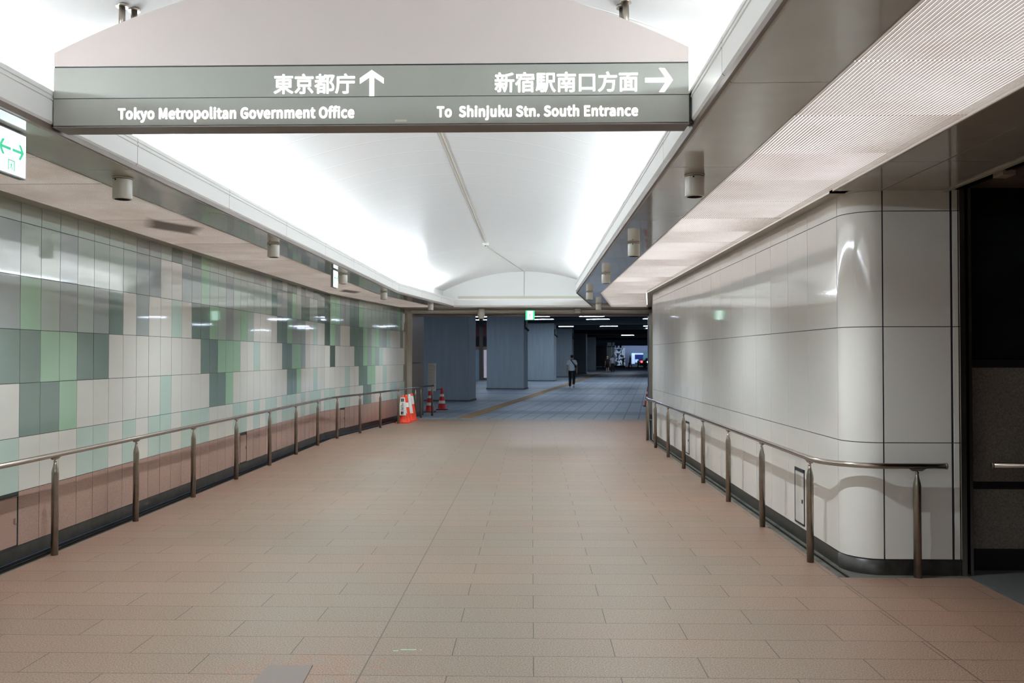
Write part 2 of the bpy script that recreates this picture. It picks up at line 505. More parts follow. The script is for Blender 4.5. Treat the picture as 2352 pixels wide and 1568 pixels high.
def spans(txt, n=57):     # "W:6-13 S:14,15" -> dict
    d = {}
    for tok in txt.split():
        c, r = tok.split(':')
        for q in r.split(','):
            if '-' in q:
                a, b = q.split('-')
                for i in range(int(a), int(b) + 1): d[i] = c
            else:
                d[int(q)] = c
    return d
PAT = {
 6: spans("P:0-7 L:8,9 P:10 S:11 L:12 S:13 G:14 P:15-20 L:21,22 P:23 S:24,25 P:26 S:27,28 P:29 S:30 L:31,32 S:33-35 D:36 G:37,38 L:39,40 S:41,42 G:43 P:44-50 L:51,52 G:53 S:54 D:55,56"),
 5: spans("L:0 P:1,2 L:3 P:4-7 L:8,9 W:10,11 L:12,13 G:14 P:15,16 L:17 P:18-23 S:24 L:25,26 S:27 G:28 P:29 S:30,31 P:32,33 S:34,35 D:36 G:37,38 L:39,40 S:41,42 G:43 P:44-50 L:51,52 G:53 S:54 D:55,56"),
 4: spans("L:0 G:1 P:2 L:3 P:4 L:5 S:6 W:7 L:8 W:9,10 M:11 W:12 S:13,14 G:15 P:16 L:17 P:18 G:19 P:20 W:21-24 S:25,26 G:27 L:28-30 W:31,32 M:33 W:34,35 D:36 G:37 L:38 W:39,40 S:41-43 G:44 L:45 P:46 G:47 L:48,49 M:50 W:51-53 S:54 W:55,56"),
 3: spans("S:0,1 G:2,3 S:4,5 W:6-13 S:14,15 G:16-18 W:19,20 M:21 W:22-25 S:26,27 G:28,29 L:30 W:31-36 D:37 W:38-41 S:42,43 G:44 L:45 G:46 L:47 M:48 W:49-56"),
 2: spans("W:0 S:1,2 G:3 W:4-9 M:10 W:11-14 S:15,16 G:17 W:18-26 S:27,28 G:29 W:30-32 M:33 W:34-39 M:40 W:41,42 S:43,44 G:45,46 W:47,48 M:49 W:50-54 S:55 M:56"),
 1: spans("M:0 W:1-3 M:4,5 W:6 M:7 W:8 M:9,10 W:11 M:12-14 W:15-17 M:18,19 W:20 M:21 W:22 M:23,24 W:25 M:26-28 W:29 M:30 W:31 M:32-34 W:35 M:36,37 W:38 M:39,40 W:41-43 S:44,45 M:46 W:47,48 M:49 W:50 M:51,52 W:53 M:54-56"),
}
mb = MB()
g = 0.0035
DOORCOLS = (0, 19, 39)
for k in range(-52, 56):
    (xa, ya), na = wall_pt(0.3 * (k - 1) + g)
    (xb, yb), nb = wall_pt(0.3 * k - g)
    nx, ny = na[1], -na[0]          # normal towards the corridor
    for r in range(7):
        z0, z1 = ROWZ[r] + g * 0.7, ROWZ[r + 1] - g * 0.7
        if r == 6: z1 = ROWZ[7]
        if r == 0:
            if k in DOORCOLS: continue
            c = 'tB'
        elif k >= 0:
            c = 't' + PAT[r].get(k, 'W')
        else:
            c = 't' + random.choice('PPLLSG' if r >= 4 else ('WWSGM' if r > 1 else 'WM'))
        e = [random.uniform(-0.00035, 0.00035) for _ in range(4)]
        d = 0.008
        f = [(xa + nx * (d + e[0]), ya + ny * (d + e[0]), z0), (xb + nx * (d + e[1]), yb + ny * (d + e[1]), z0),
             (xb + nx * (d + e[1] + e[2]), yb + ny * d, z1), (xa + nx * (d + e[0] + e[2]), ya + ny * d, z1)]
        bk = [(xa, ya, z0), (xb, yb, z0), (xb, yb, z1), (xa, ya, z1)]
        mb.poly([f[0], f[1], f[2], f[3]], c)
        for q in range(4):
            w = (q + 1) % 4
            mb.poly([bk[q], bk[w], f[w], f[q]], c)
# backing slab of the wall
pts = [(-4.28, Y0), (-4.28, 17.53), wall_pt(16.35)[0]]
for a, b in zip(pts, pts[1:]):
    mb.hexa([(a[0] - .12, a[1], 0), (a[0], a[1], 0), (b[0], b[1], 0), (b[0] - .12, b[1], 0),
             (a[0] - .12, a[1], 3.3), (a[0], a[1], 3.3), (b[0], b[1], 3.3), (b[0] - .12, b[1], 3.3)], 'joint')
WL = mb.build('wall_left', fix=False)
tag(WL, kind='structure')
ENDL = wall_pt(16.33)[0]

# plinth along the left wall
mb = MB()
for a, b in zip(pts, pts[1:]):
    mb.hexa([(a[0], a[1], 0.0), (a[0] + .012, a[1], 0.0), (b[0] + .012, b[1], 0.0), (b[0], b[1], 0.0),
             (a[0], a[1], .112), (a[0] + .004, a[1], .112), (b[0] + .004, b[1], .112), (b[0], b[1], .112)], 'plinth')
tag(mb.build('baseboard_left'), kind='structure')

# ------------------------------------------------------------------ right wall with rounded corner
mb = MB()
RX, RYF, RR = 2.478, 6.70, 0.25
rj = [RYF + RR, 7.69]
while rj[-1] < YB - .6: rj.append(rj[-1] + 0.59)
rj.append(YB)
while rj[-1] < Y1 - .3: rj.append(rj[-1] + 0.59)
rj[-1] = Y1
RZ = [0.12, 1.02, 1.92, 2.82, 2.985]
gr = 0.003
RDOOR = [(7.74, 8.02), (11.9, 12.16)]
for a, b in zip(rj, rj[1:]):
    for z0, z1 in zip(RZ, RZ[1:]):
        e = random.uniform(-.0004, .0004)
        xa, xb = RX - .008 + B(a), RX - .008 + B(b)
        za, zb = z0 + gr, z1 - (gr if z1 < 2.9 else 0)
        f = [(xa + e, a + gr, za), (xb, b - gr, za), (xb - e, b - gr, zb), (xa, a + gr, zb)]
        bk = [(xa + .008, a + gr, za), (xb + .008, b - gr, za), (xb + .008, b - gr, zb), (xa + .008, a + gr, zb)]
        mb.poly(f[::-1], 'rtile')
        for q in range(4):
            w = (q + 1) % 4
            mb.poly([f[q], f[w], bk[w], bk[q]], 'rtile')
# curved corner panels and the front panel
N = 20
def corner(r, n=N, a0=0, a1=PI / 2):
    cx, cy = RX + RR, RYF + RR
    return [(cx - r * math.cos(a0 + (a1 - a0) * i / n), cy - r * math.sin(a0 + (a1 - a0) * i / n)) for i in range(n + 1)]
XF0, XF1 = RX + RR, 3.262
for z0, z1 in zip(RZ, RZ[1:]):
    za, zb = z0 + gr, z1 - (gr if z1 < 2.9 else 0)
    cp = corner(RR + .008, a0=0.012, a1=PI / 2 - 0.016)
    mb.grid([[(x, y, za) for x, y in cp], [(x, y, zb) for x, y in cp]], 'rtile')
    ci = corner(RR)
    mb.grid([[(x, y, zb) for x, y in cp], [(x, y, zb) for x, y in ci]], 'rtile', False)
    mb.grid([[(x, y, za) for x, y in ci], [(x, y, za) for x, y in cp]], 'rtile', False)
    mb.box(XF0 + .008, XF1 - .014, RYF - .008, RYF, za, zb, 'rtile')
    mb.box(XF1 + .006, XF1 + .046, RYF - .008, RYF, za, zb, 'rtile')
# backing
cp = corner(RR)
mb.grid([[(x, y, 0) for x, y in cp], [(x, y, 3.2) for x, y in cp]], 'rjoint')
mb.box(XF0, 3.31, RYF, RYF + .1, 0, 3.2, 'rjoint')
mb.hexa([(RX, RYF + RR, 0), (RX + .15, RYF + RR, 0), (RX + .15, YB, 0), (RX, YB, 0),
         (RX, RYF + RR, 3.2), (RX + .15, RYF + RR, 3.2), (RX + .15, YB, 3.2), (RX, YB, 3.2)], 'rjoint')
xe = RX + B(Y1)
mb.hexa([(RX, YB, 0), (RX + .15, YB, 0), (xe + .15, Y1, 0), (xe, Y1, 0),
         (RX, YB, 3.2), (RX + .15, YB, 3.2), (xe + .15, Y1, 3.2), (xe, Y1, 3.2)], 'rjoint')
tag(mb.build('wall_right', fix=False), kind='structure')

mb = MB()
mb.box(RX - .006, RX + .02, RYF + RR, YB, 0.0, .116, 'plinth')
mb.hexa([(RX - .006, YB, 0), (RX + .02, YB, 0), (xe + .02, Y1, 0), (xe - .006, Y1, 0),
         (RX - .006, YB, .116), (RX + .02, YB, .116), (xe + .02, Y1, .116), (xe - .006, Y1, .116)], 'plinth')
cp, ci = corner(RR + .014), corner(RR)
mb.grid([[(x, y, 0) for x, y in cp], [(x, y, .112) for x, y in cp], [(x, y, .116) for x, y in ci]], 'plinth')
mb.box(XF0, XF1 + .05, RYF - .014, RYF, 0, .114, 'plinth')
tag(mb.build('baseboard_right'), kind='structure')

# steel shutter jambs at the side opening
mb = MB()
mb.box(3.312, 3.352, RYF - .03, RYF + .3, 0, 3.02, 'steel')
mb.box(3.352, 3.386, RYF + .06, RYF + .3, 0, 3.02, 'steeldark')
mb.box(3.386, 3.41, RYF - .01, RYF + .3, 0, 3.02, 'steel')
tag(mb.build('trim_1'), kind='structure')
# shutter track in the ceiling over the side opening
mb = MB()
mb.box(3.20, 3.235, -6, RYF + .02, ZC - .012, 3.1, 'trimm')
for x0, x1, m, z in ((3.235, 3.275, 'steeldark', 3.03), (3.275, 3.285, 'steel', 2.99), (3.285, 3.33, 'steeldark', 3.03),
                     (3.33, 3.34, 'steel', 2.99), (3.34, 3.40, 'steeldark', 3.0)):
    mb.box(x0, x1, -6, RYF + .02, z, 3.1, m)
mb.box(3.31, 3.40, 6.05, 6.18, 2.965, 3.0, 'trimm')
tag(mb.build('trim_2'), kind='structure')

# dark side room to the right
mb = MB()
YD = 6.86
XR = 7.5
mb.box(3.41, XR, YD, YD + .1, 1.62, 3.1, 'dkwall')
mb.box(3.47, XR, YD - .01, YD, 2.60, 2.97, 'dkwall')
mb.box(3.41, XR, YD, YD + .1, .64, 1.62, 'dkgran')
mb.box(3.41, XR, YD - .006, YD, 1.60, 1.66, 'black')
mb.box(3.41, XR, YD - .006, YD, .64, .70, 'black')
mb.box(3.41, XR, YD, YD + .1, .17, .64, 'dkgran')
mb.box(3.41, XR, YD, YD + .1, 0, .17, 'black')
mb.box(3.41, 3.47, YD - .03, YD, 0, 3.1, 'black')
tag(mb.build('wall_side_room'), kind='structure')
mb = MB()
mb.box(XR, XR + .1, -6.1, YD + .1, 0, 3.1, 'dkwall')
mb.box(3.35, XR, -6.1, -6, 0, 3.1, 'dkwall')
tag(mb.build('wall_side_room_far'), kind='structure')
mb = MB()
mb.box(3.40, XR, -6, YD, 3.03, 3.1, 'granite')
for x in (4.2, 5.0, 5.8):
    mb.box(x, x + .01, -6, YD, 3.026, 3.03, 'black')
tag(mb.build('ceiling_side_room'), kind='structure')
mb = MB()
mb.box(3.35, XR, -6, YD, -.05, 0.0, 'dkfloor')
mb.box(3.335, 3.35, -6, 6.69, -.05, 0.001, 'gutter')
tag(mb.build('floor_side_room'), kind='structure')

# wall behind the camera and the right-hand wall behind it
mb = MB()
mb.box(-4.4, 3.35, Y0 - .1, Y0, 0, 3.4, 'plainwall')
tag(mb.build('wall_back'), kind='structure')
mb = MB()
mb.box(2.6, 3.35, Y0, -6, 0, 3.1, 'plainwall')
tag(mb.build('wall_right_rear'), kind='structure')

# ------------------------------------------------------------------ tunnel floor
mb = MB()
YF = 22.85
xl, xr = -4.10, RX - .13
for a, b in ((Y0, YB), (YB, YF)):
    left = -4.10
    mb.hexa([T(left, a, -.06), T(xr if a >= RYF else xr, a, -.06), T(xr, b, -.06), T(left, b, -.06),
             T(left, a, 0), T(xr, a, 0), T(xr, b, 0), T(left, b, 0)], 'floor')
mb.box(xr, 3.335, Y0, RYF - .09, -.06, 0, 'floor')
tag(mb.build('floor'), kind='structure')
# gutters
mb = MB()
for a, b in ((Y0, YB), (YB, YF)):
    for x0, x1, m, z in ((-4.28, -4.20, 'groove', -.012), (-4.20, -4.185, 'steeldark', -.004), (-4.185, -4.12, 'groove', -.010), (-4.12, -4.10, 'gutter', 0.0)):
        mb.hexa([T(x0, a, -.06), T(x1, a, -.06), T(x1, b, -.06), T(x0, b, -.06), T(x0, a, z), T(x1, a, z), T(x1, b, z), T(x0, b, z)], m)
for a, b in ((RYF - .09, YB), (YB, Y1)):
    for x0, x1, m, z in ((xr, xr + .05, 'gutter', -.001), (xr + .05, xr + .062, 'steel', -.001), (xr + .062, xr + .10, 'groove', -.014), (xr + .10, RX + .02, 'gutter', -.002)):
        mb.hexa([T(x0, a, -.06), T(x1, a, -.06), T(x1, b, -.06), T(x0, b, -.06), T(x0, a, z), T(x1, a, z), T(x1, b, z), T(x0, b, z)], m)
mb.box(RX + .02, 3.335, RYF - .09, RYF + .26, -.06, -.001, 'gutter')
tag(mb.build('floor_gutter'), kind='structure')

# ------------------------------------------------------------------ ceiling: soffits, fascia, vault
VC = -0.915
FI = 1.815                 # fascia inner half width
YE = 22.4
ys = [(Y0, YB), (YB, YE)]
mb = MB()
def strip(mb, prof, m, segs=ys, smooth=False):
    for a, b in segs:
        mb.grid([[T(x, a, z) for x, z in prof], [T(x, b, z) for x, z in prof]], m, smooth)
# left soffit and right soffit (flat glossy panels), 1.8 m panels with fine joints
def soffit(x0, x1, segs):
    cuts = []
    y = 4.03 - 1.8 * 8
    while y < Y1:
        cuts.append(y); y += 1.8
    for (a, b) in segs:
        cs = [a] + [c for c in cuts if a + .1 < c < b - .1] + [b]
        for p, q in zip(cs, cs[1:]):
            mb.hexa([T(x0, p + .003, ZC), T(x1, p + .003, ZC), T(x1, q - .003, ZC), T(x0, q - .003, ZC),
                     T(x0, p + .003, ZC + .03), T(x1, p + .003, ZC + .03), T(x1, q - .003, ZC + .03), T(x0, q - .003, ZC + .03)], 'soffit')
soffit(-3.18, -2.775, [(Y0, YB), (YB, YE)])
soffit(.945, 1.40, [(Y0, YB), (YB, YE)])
# ceiling beside the opening, right of the grille
cuts = [-6 + .9 * i for i in range(14)] + [RYF]
for p, q in zip(cuts, cuts[1:]):
    for x0, x1 in ((2.36, 2.725), (2.73, 3.20)):
        mb.box(x0 + (.003 if x0 > 2.5 else 0), x1 - .002, p + .003, q - .003, ZC, ZC + .03, 'soffit')
mb.box(2.36, 3.30, RYF, RYF + .1, ZC, ZC + .03, 'soffit')
# void above everything
mb.box(-4.4, -2.75, Y0, 17.6, 3.10, 3.14, 'slatback')
mb.box(.93, 3.3, Y0, 17.6, 3.10, 3.14, 'slatback')
for x0, x1 in ((-4.4, -2.75), (.93, 2.7)):
    mb.hexa([T(x0, 17.5, 3.10), T(x1, 17.5, 3.10), T(x1, 23.6, 3.10), T(x0, 23.6, 3.10), T(x0, 17.5, 3.14), T(x1, 17.5, 3.14), T(x1, 23.6, 3.14), T(x0, 23.6, 3.14)], 'slatback')
# edge trims of the grille
for x0, x1 in ((-3.195, -3.18), (1.40, 1.412)):
    for a, b in ys:
        mb.hexa([T(x0, a, ZC), T(x1, a, ZC), T(x1, b, ZC), T(x0, b, ZC), T(x0, a, 3.1), T(x1, a, 3.1), T(x1, b, 3.1), T(x0, b, 3.1)], 'trimm')
for x0, x1, s0 in ((-4.29, -4.13, Y0), (2.36, 2.48, RYF)):
    for a, b in ((s0, YB), (YB, Y1)):
        mb.hexa([T(x0, a, ZC), T(x1, a, ZC), T(x1, b, ZC), T(x0, b, ZC), T(x0, a, 3.1), T(x1, a, 3.1), T(x1, b, 3.1), T(x0, b, 3.1)], 'trimm')
mb.box(2.35, 2.362, -6, RYF, ZC - .004, 3.1, 'trimm')
# beyond the end fascia
mb.hexa([T(-4.1, YE + .046, ZC), T(2.6, YE + .046, ZC), T(2.6, Y1, ZC), T(-4.1, Y1, ZC), T(-4.1, YE + .046, 3.07), T(2.6, YE + .046, 3.07), T(2.6, Y1, 3.07), T(-4.1, Y1, 3.07)], 'trimm')
tag(mb.build('ceiling'), kind='structure')

# fascia (upstand with chamfer) around the light trough
mb = MB()
prof = [(-.045 - .0, ZC), (0, 3.025), (0, 3.145), (.006, 3.148), (.006, 3.155), (0, 3.158), (0, 3.172), (.006, 3.175), (.006, 3.18), (0, 3.183), (0, 3.205), (-.03, 3.205)]
def fas(side):
    sgn = -1 if side == 'L' else 1
    return [(VC + sgn * (FI - px), pz) for px, pz in prof]
for side in 'LR':
    pr = fas(side)
    y = 2.23 - 1.8 * 6
    cutsf = [Y0]
    while y < YB - .3:
        if y > Y0 + .1: cutsf.append(y)
        y += 1.8
    cutsf += [YB, YB + 1.8, YB + 3.6, YE]
    for a, b in zip(cutsf, cutsf[1:]):
        mb.grid([[T(x, a + .003, z) for x, z in pr], [T(x, b - .003, z) for x, z in pr]], 'fascia', False)
        x0 = pr[-1][0]
    for a, b in ys:   # back board of the upstand
        xo = VC + (-1 if side == 'L' else 1) * (FI + .03)
        xi = VC + (-1 if side == 'L' else 1) * (FI + .012)
        mb.hexa([T(xi, a, ZC), T(xo, a, ZC), T(xo, b, ZC), T(xi, b, ZC), T(xi, a, 3.20), T(xo, a, 3.20), T(xo, b, 3.20), T(xi, b, 3.20)], 'signunder')
# end fascia
ye = YE
xa, xb = VC - FI + B(YE), VC + FI + B(YE)
rows = []
pe = [(YE + .045, ZC), (YE, 3.025), (YE, 3.15), (YE + .006, 3.153), (YE + .006, 3.16), (YE, 3.163), (YE, 3.205), (YE + .03, 3.205)]
mb.grid([[(xa, y, z) for y, z in pe], [(xb, y, z) for y, z in pe]], 'fascia', False)
tag(mb.build('trim_3', fix=False), kind='structure')

# vault
def vz(u):
    return 3.94 - 0.112 * u * u
HW = 2.15
us = [(-HW + 2 * HW * i / 48) for i in range(49)]
mb = MB()
pv = [(VC + u, vz(u)) for u in us]
for a, b in ((Y0, YB), (YB, 22.75)):
    mb.grid([[T(x, a, z) for x, z in pv], [T(x, b, z) for x, z in pv]], 'vault')
# tympanum closing the end and cove floors
end = [T(x, 22.62, z) for x, z in pv]
mb.poly(end + [T(VC + HW, 22.62, 3.08), T(VC - HW, 22.62, 3.08)], 'vaultw')
mb.poly([T(VC + .0, 22.615, vz(0)), T(VC + .012, 22.615, vz(0)), T(VC + .012, 22.615, 3.1), T(VC, 22.615, 3.1)], 'trimm')
front = [(x, Y0, z) for x, z in pv]
mb.poly(front + [(VC + HW, Y0, 3.08), (VC - HW, Y0, 3.08)], 'vaultw')
for sgn in (-1, 1):
    o, i = VC + sgn * HW, VC + sgn * (FI + .03)
    for a, b in ((Y0, YB), (YB, 22.62)):
        mb.poly([T(o, a, vz(HW)), T(o, b, vz(HW)), T(o, b, 3.08), T(o, a, 3.08)], 'vaultw')
        mb.poly([T(o, a, 3.08), T(o, b, 3.08), T(i, b, 3.08), T(i, a, 3.08)], 'vaultw')
mb.poly([T(VC - HW, 22.43, 3.10), T(VC + HW, 22.43, 3.10), T(VC + HW, 22.62, 3.10), T(VC - HW, 22.62, 3.10)], 'vaultw')
mb.box(VC - 1.75 + B(22.6), VC + 1.95 + B(22.6), 22.58, 22.612, 3.12, 3.285, 'covetrim')
tag(mb.build('ceiling_vault', fix=False), kind='structure')
# ridge cover strip
mb = MB()
z = 3.94
for a, b in ((Y0, 16.85), (17.0, YB), (YB, 22.6)):
    w = .011 if a < 16.9 else .006
    mb.hexa([T(VC - w, a, z - .012), T(VC + w, a, z - .012), T(VC + w, b, z - .012), T(VC - w, b, z - .012),
             T(VC - w, a, z), T(VC + w, a, z), T(VC + w, b, z), T(VC - w, b, z)], 'trimm')
    mb.hexa([T(VC - w - .014, a, z - .004), T(VC - w, a, z - .004), T(VC - w, b, z - .004), T(VC - w - .014, b, z - .004),
             T(VC - w - .014, a, z), T(VC - w, a, z), T(VC - w, b, z), T(VC - w - .014, b, z)], 'fascia')
tag(mb.build('trim_4'), kind='structure')
# small junction box at the end of the ridge strip
jb = empty('junction_box', (VC, 16.92, 3.94), 'small white junction box on the vault ridge where the centre strip ends', 'junction box')
mb = MB(); mb.box(-.06, .06, -.05, .05, -.045, 0, 'fascia'); mb.build('box_body', jb)
mb = MB(); mb.lathe([(.012, -.06), (.012, -.045)], 'steeldark', n=10); mb.build('cable_gland', jb)

# fluorescent tubes hidden in the cove, one fitting row per side
for sgn, nm in ((-1, 'left'), (1, 'right')):
    root = empty('cove_light_row', (VC + sgn * 2.03, 0, 3.08), 'row of bare fluorescent tubes hidden behind the %s-hand white trough edge' % nm, 'light', 'cove tube rows')
    proto = None
    y = 3.12 - 1.27 * 9
    k = 0
    while y + 1.2 < 22.3:
        if abs(y + .58 - 4.6) < .7:
            y = 5.0
        mb = MB()
        p0, p1 = T(0, y, .15), T(0, y + 1.16, .15)
        mb.tube([p0, p1], .013, 'tube', n=8)
        mb.build('tube', root)
        y += 1.27
        k += 1

# ------------------------------------------------------------------ slatted ceiling grilles
def grille(name, label, x0, x1, pitch, ya, lp):
    root = empty(name, (0, 0, 0), label, 'ceiling grille', 'ceiling grilles')
    cuts = [ya]
    y = 4.60 - .85 * 20
    ph = []
    while y < YE + .2:
        if y > ya + .2: ph.append(y)
        y += .85
    cuts += ph
    near = min(range(len(cuts)), key=lambda i: abs(cuts[i] - YB))
    cuts[near] = YB
    cuts = [c for c in cuts if c < YE - .3] + [YE]
    n = int((x1 - x0) / pitch)
    for p, q in zip(cuts, cuts[1:]):
        mb = MB()
        q2 = q - .008
        dz = random.uniform(-.002, .002)
        fine = q > 2.0 and p < 12
        for i in range(n):
            xx = x0 + i * pitch
            xd = xx + pitch * .76
            mb.poly([T(xx, q2, ZC + dz), T(xd, q2, ZC + dz), T(xd, p, ZC + dz), T(xx, p, ZC + dz)], 'slat')
            mb.hexa([T(xd, p, ZC + .003), T(xx + pitch, p, ZC + .003), T(xx + pitch, q2, ZC + .003), T(xd, q2, ZC + .003),
                     T(xd, p, ZC + .010), T(xx + pitch, p, ZC + .010), T(xx + pitch, q2, ZC + .010), T(xd, q2, ZC + .010)], 'slatgap')
        mb.build('grille_panel', root, fix=False)
    mb = MB()
    for p, q in ((ya, YB), (YB, YE - .05)):
        mb.hexa([T(x0, p, 3.035), T(x1, p, 3.035), T(x1, q, 3.035), T(x0, q, 3.035),
                 T(x0, p, 3.045), T(x1, p, 3.045), T(x1, q, 3.045), T(x0, q, 3.045)], lp)
    mb.build('light_panel', root)  # unseen glowing sheet, added to lift the brightness of the grille
    return root
grille('ceiling_grille', 'long beige slatted ceiling grille with dark stain above the green tiled wall', -4.125, -3.20, .0205, -2.0, 'lpL')
grille('ceiling_grille', 'long beige slatted ceiling grille above the plain white panel wall', 1.412, 2.352, .0205, -2.0, 'lpR')

# header and jambs at the tunnel end
mb = MB()
mb.box(-3.75, 3.5, Y1 - .02, Y1 + .25, 2.86, 3.3, 'trimm')
mb.box(-3.75, 3.5, Y1 + .25, Y1 + .5, 2.80, 3.3, 'signunder')
mb.box(-8, 9, Y1 + .5, Y1 + .6, 2.82, 4.4, 'hbeam')
mb.box(-3.3, 3.3, Y1 - .05, Y1 - .02, 2.915, 2.94, 'fascia')
tag(mb.build('trim_5'), kind='structure')
mb = MB()
ex, ey = ENDL
mb.box(ex - .16, ex + .07, ey - .02, ey + .10, 0, 2.86, 'steel')
mb.box(ex + .07, ex + .20, ey + .03, ey + .10, 0, 2.86, 'trimm')
tag(mb.build('trim_6'), kind='structure')
mb = MB()
mb.box(3.17, 3.29, Y1 - .22, Y1 + .1, 0, 2.86, 'steel')
tag(mb.build('trim_7'), kind='structure')
# granite return wall past the left jamb
mb = MB()
xa0, ya0 = ex + .19, ey + .08
for z0, z1 in ((0, .12), (.12, 1.50), (1.515, 2.9)):
    m = 'plinth' if z1 < .2 else 'granite'
    mb.hexa([(xa0 - 6, ya0, z0), (xa0, ya0, z0), (xa0 + .18, ya0 + 1.2, z0), (xa0 - 6, ya0 + 1.2, z0),
             (xa0 - 6, ya0, z1), (xa0, ya0, z1), (xa0 + .18, ya0 + 1.2, z1), (xa0 - 6, ya0 + 1.2, z1)], m)
tag(mb.build('wall_end_left'), kind='structure')
mb = MB()
mb.box(3.29, 9, Y1 - .1, Y1 + 1.0, 0, 4.2, 'granite')
tag(mb.build('wall_end_right'), kind='structure')

# ------------------------------------------------------------------ handrails
def handrail(name, label, path, posts, ends=(True, True), zr=.85):
    root = empty(name, (posts[0][0], posts[0][1], 0), label, 'handrail', 'steel handrails')
    ox, oy = posts[0][0], posts[0][1]
    mb = MB()
    mb.tube([(x - ox, y - oy, zr) for x, y in path], .0225, 'steelrail', n=16)
    for e, on in zip((0, -1), ends):
        if on:
            x, y = path[e]
            x2, y2 = path[1 if e == 0 else -2]
            d = Vector((x - x2, y - y2, 0)).normalized() * .012
            mb.tube([(x - ox, y - oy, zr), (x - ox + d.x, y - oy + d.y, zr)], .0245, 'steelpost', n=16)
    mb.build('rail', root)
    for i, (x, y, dx, dy) in enumerate(posts):
        mb = MB()
        c = (x - ox, y - oy, 0)
        mb.lathe([(.029, 0), (.029, .695), (.027, .715), (.015, .765), (.012, .79)], 'steelpost', c, n=18)
        p = mb.build('post', root)
        mb = MB()
        d = Vector((dx, dy, 0)).normalized()
        cc = Vector((c[0], c[1], 0))
        mb.lathe([(.001, .783), (.012, .788), (.015, .797), (.012, .806), (.001, .811)], 'steelrail', c, n=12)
        u = Vector((-d.y, d.x, 0))
        q = []
        for zz, hl, hw in ((.812, .035, .010), (.832, .065, .017)):
            for a_, b_ in ((-1, -1), (1, -1), (1, 1), (-1, 1)):
                v = cc + d * hl * a_ + u * hw * b_
                q.append((v.x, v.y, zz))
        mb.hexa(q, 'steelpost')
        mb.build('saddle_bracket', p)
    return root

# left
LP = [(-4.06, 7.2 + 1.49 * k) for k in range(-5, 7)] + [(-4.0, 17.5), (-3.78, 18.75), (-3.56, 20.05), (-3.345, 21.4), (-3.13, 22.96), (-3.04, 23.4), (-2.83, 24.25)]
path = [(-4.06, -.4)] + [(-4.06, y) for y in (3, 10, 16.9)] + [(-4.03, 17.3)] + LP[12:] + [(-2.80, 24.3)]
posts = []
for i, p in enumerate(LP):
    a, b = LP[max(i - 1, 0)], LP[min(i + 1, len(LP) - 1)]
    posts.append((p[0], p[1], b[0] - a[0], b[1] - a[1]))
handrail('handrail', 'long steel tube handrail with posts in front of the green tiled wall', path, posts)
# right
c0 = (2.29 + .45, 6.62 + .45)
arc = [(c0[0] - .45 * math.cos(a), c0[1] - .45 * math.sin(a)) for a in [PI / 2 * i / 14 for i in range(15)]]
path = [(2.36, 17.55), (2.30, 17.2), (2.29, 16.8), (2.29, 12), (2.29, 8)] + arc + [(2.95, 6.62), (3.165, 6.62)]
posts = [(2.95, 6.62, 1, 0)] + [(2.29, 7.1 + 1.46 * k, 0, 1) for k in range(7)] + [(2.335, 17.3, .2, 1)]
handrail('handrail', 'steel tube handrail curving round the rounded white wall corner', path, posts)
posts = [(3.87, 6.66, 1, 0), (5.3, 6.66, 1, 0), (6.7, 6.66, 1, 0)]
handrail('handrail', 'steel handrail in front of the dark granite panels of the side opening', [(3.545, 6.66), (4.5, 6.66), (7.3, 6.66)], posts, zr=.85)

# ------------------------------------------------------------------ access hatches in the walls
def hatch_left(k, label):
    (xa, ya), _ = wall_pt(.3 * (k - 1) + .004)
    (xb, yb), _ = wall_pt(.3 * k - .004)
    root = empty('access_hatch', (xa, ya, ROWZ[0]), label, 'access hatch', 'access hatches in the tiled wall')
    dx, dy = (xb - xa) , (yb - ya)
    L = math.hypot(dx, dy); ux, uy = dx / L, dy / L; nx, ny = uy, -ux
    def P(u, w, z): return (ux * u + nx * w, uy * u + ny * w, z)
    def bx(mb, u0, u1, w0, w1, z0, z1, m):
        mb.hexa([P(u0, w0, z0), P(u1, w0, z0), P(u1, w1, z0), P(u0, w1, z0), P(u0, w0, z1), P(u1, w0, z1), P(u1, w1, z1), P(u0, w1, z1)], m)
    mb = MB()
    bx(mb, 0, .008, 0, .010, 0, .447, 'joint'); bx(mb, L - .008, L, 0, .010, 0, .447, 'joint')
    bx(mb, 0, L, 0, .010, .425, .447, 'joint'); bx(mb, 0, L, 0, .010, 0, .008, 'joint')
    bx(mb, 0, L, 0, .012, .412, .418, 'steelpost')
    mb.build('frame', root)
    mb = MB(); bx(mb, .014, L - .014, .001, .007, .012, .408, 'tB'); mb.build('hatch_door', root)
    mb = MB(); bx(mb, L - .055, L - .035, .007, .013, .19, .235, 'steel'); mb.build('latch', root)
hatch_left(0, 'brown access hatch with keyhole latch at the near left edge of the tiled wall')
hatch_left(19, 'narrow brown access hatch in the tiled wall, middle of the three along it')
hatch_left(39, 'narrow brown access hatch in the far bent part of the tiled wall')
def hatch_right(y0, y1, z1, label):
    root = empty('access_hatch', (RX - .008, y0, .15), label, 'access hatch', 'access hatches in the white wall')
    W_, H_ = y1 - y0, z1 - .15
    mb = MB()
    for a in ((0, .012, 0, H_), (W_ - .012, W_, 0, H_), (0, W_, H_ - .03, H_), (0, W_, 0, .012)):
        mb.box(-.006, 0, a[0], a[1], a[2], a[3], 'rjoint')
    mb.build('frame', root)
    mb = MB(); mb.box(-.005, 0, .018, W_ - .018, .018, H_ - .036, 'rtile'); mb.build('hatch_door', root)
    mb = MB(); mb.box(-.012, -.005, .045, .06, .2, .235, 'steeldark'); mb.build('latch', root)
hatch_right(7.80, 8.08, .66, 'white access hatch in the white wall beside the rounded corner')
hatch_right(13.45, 13.75, .66, 'white access hatch far along the white panel wall')

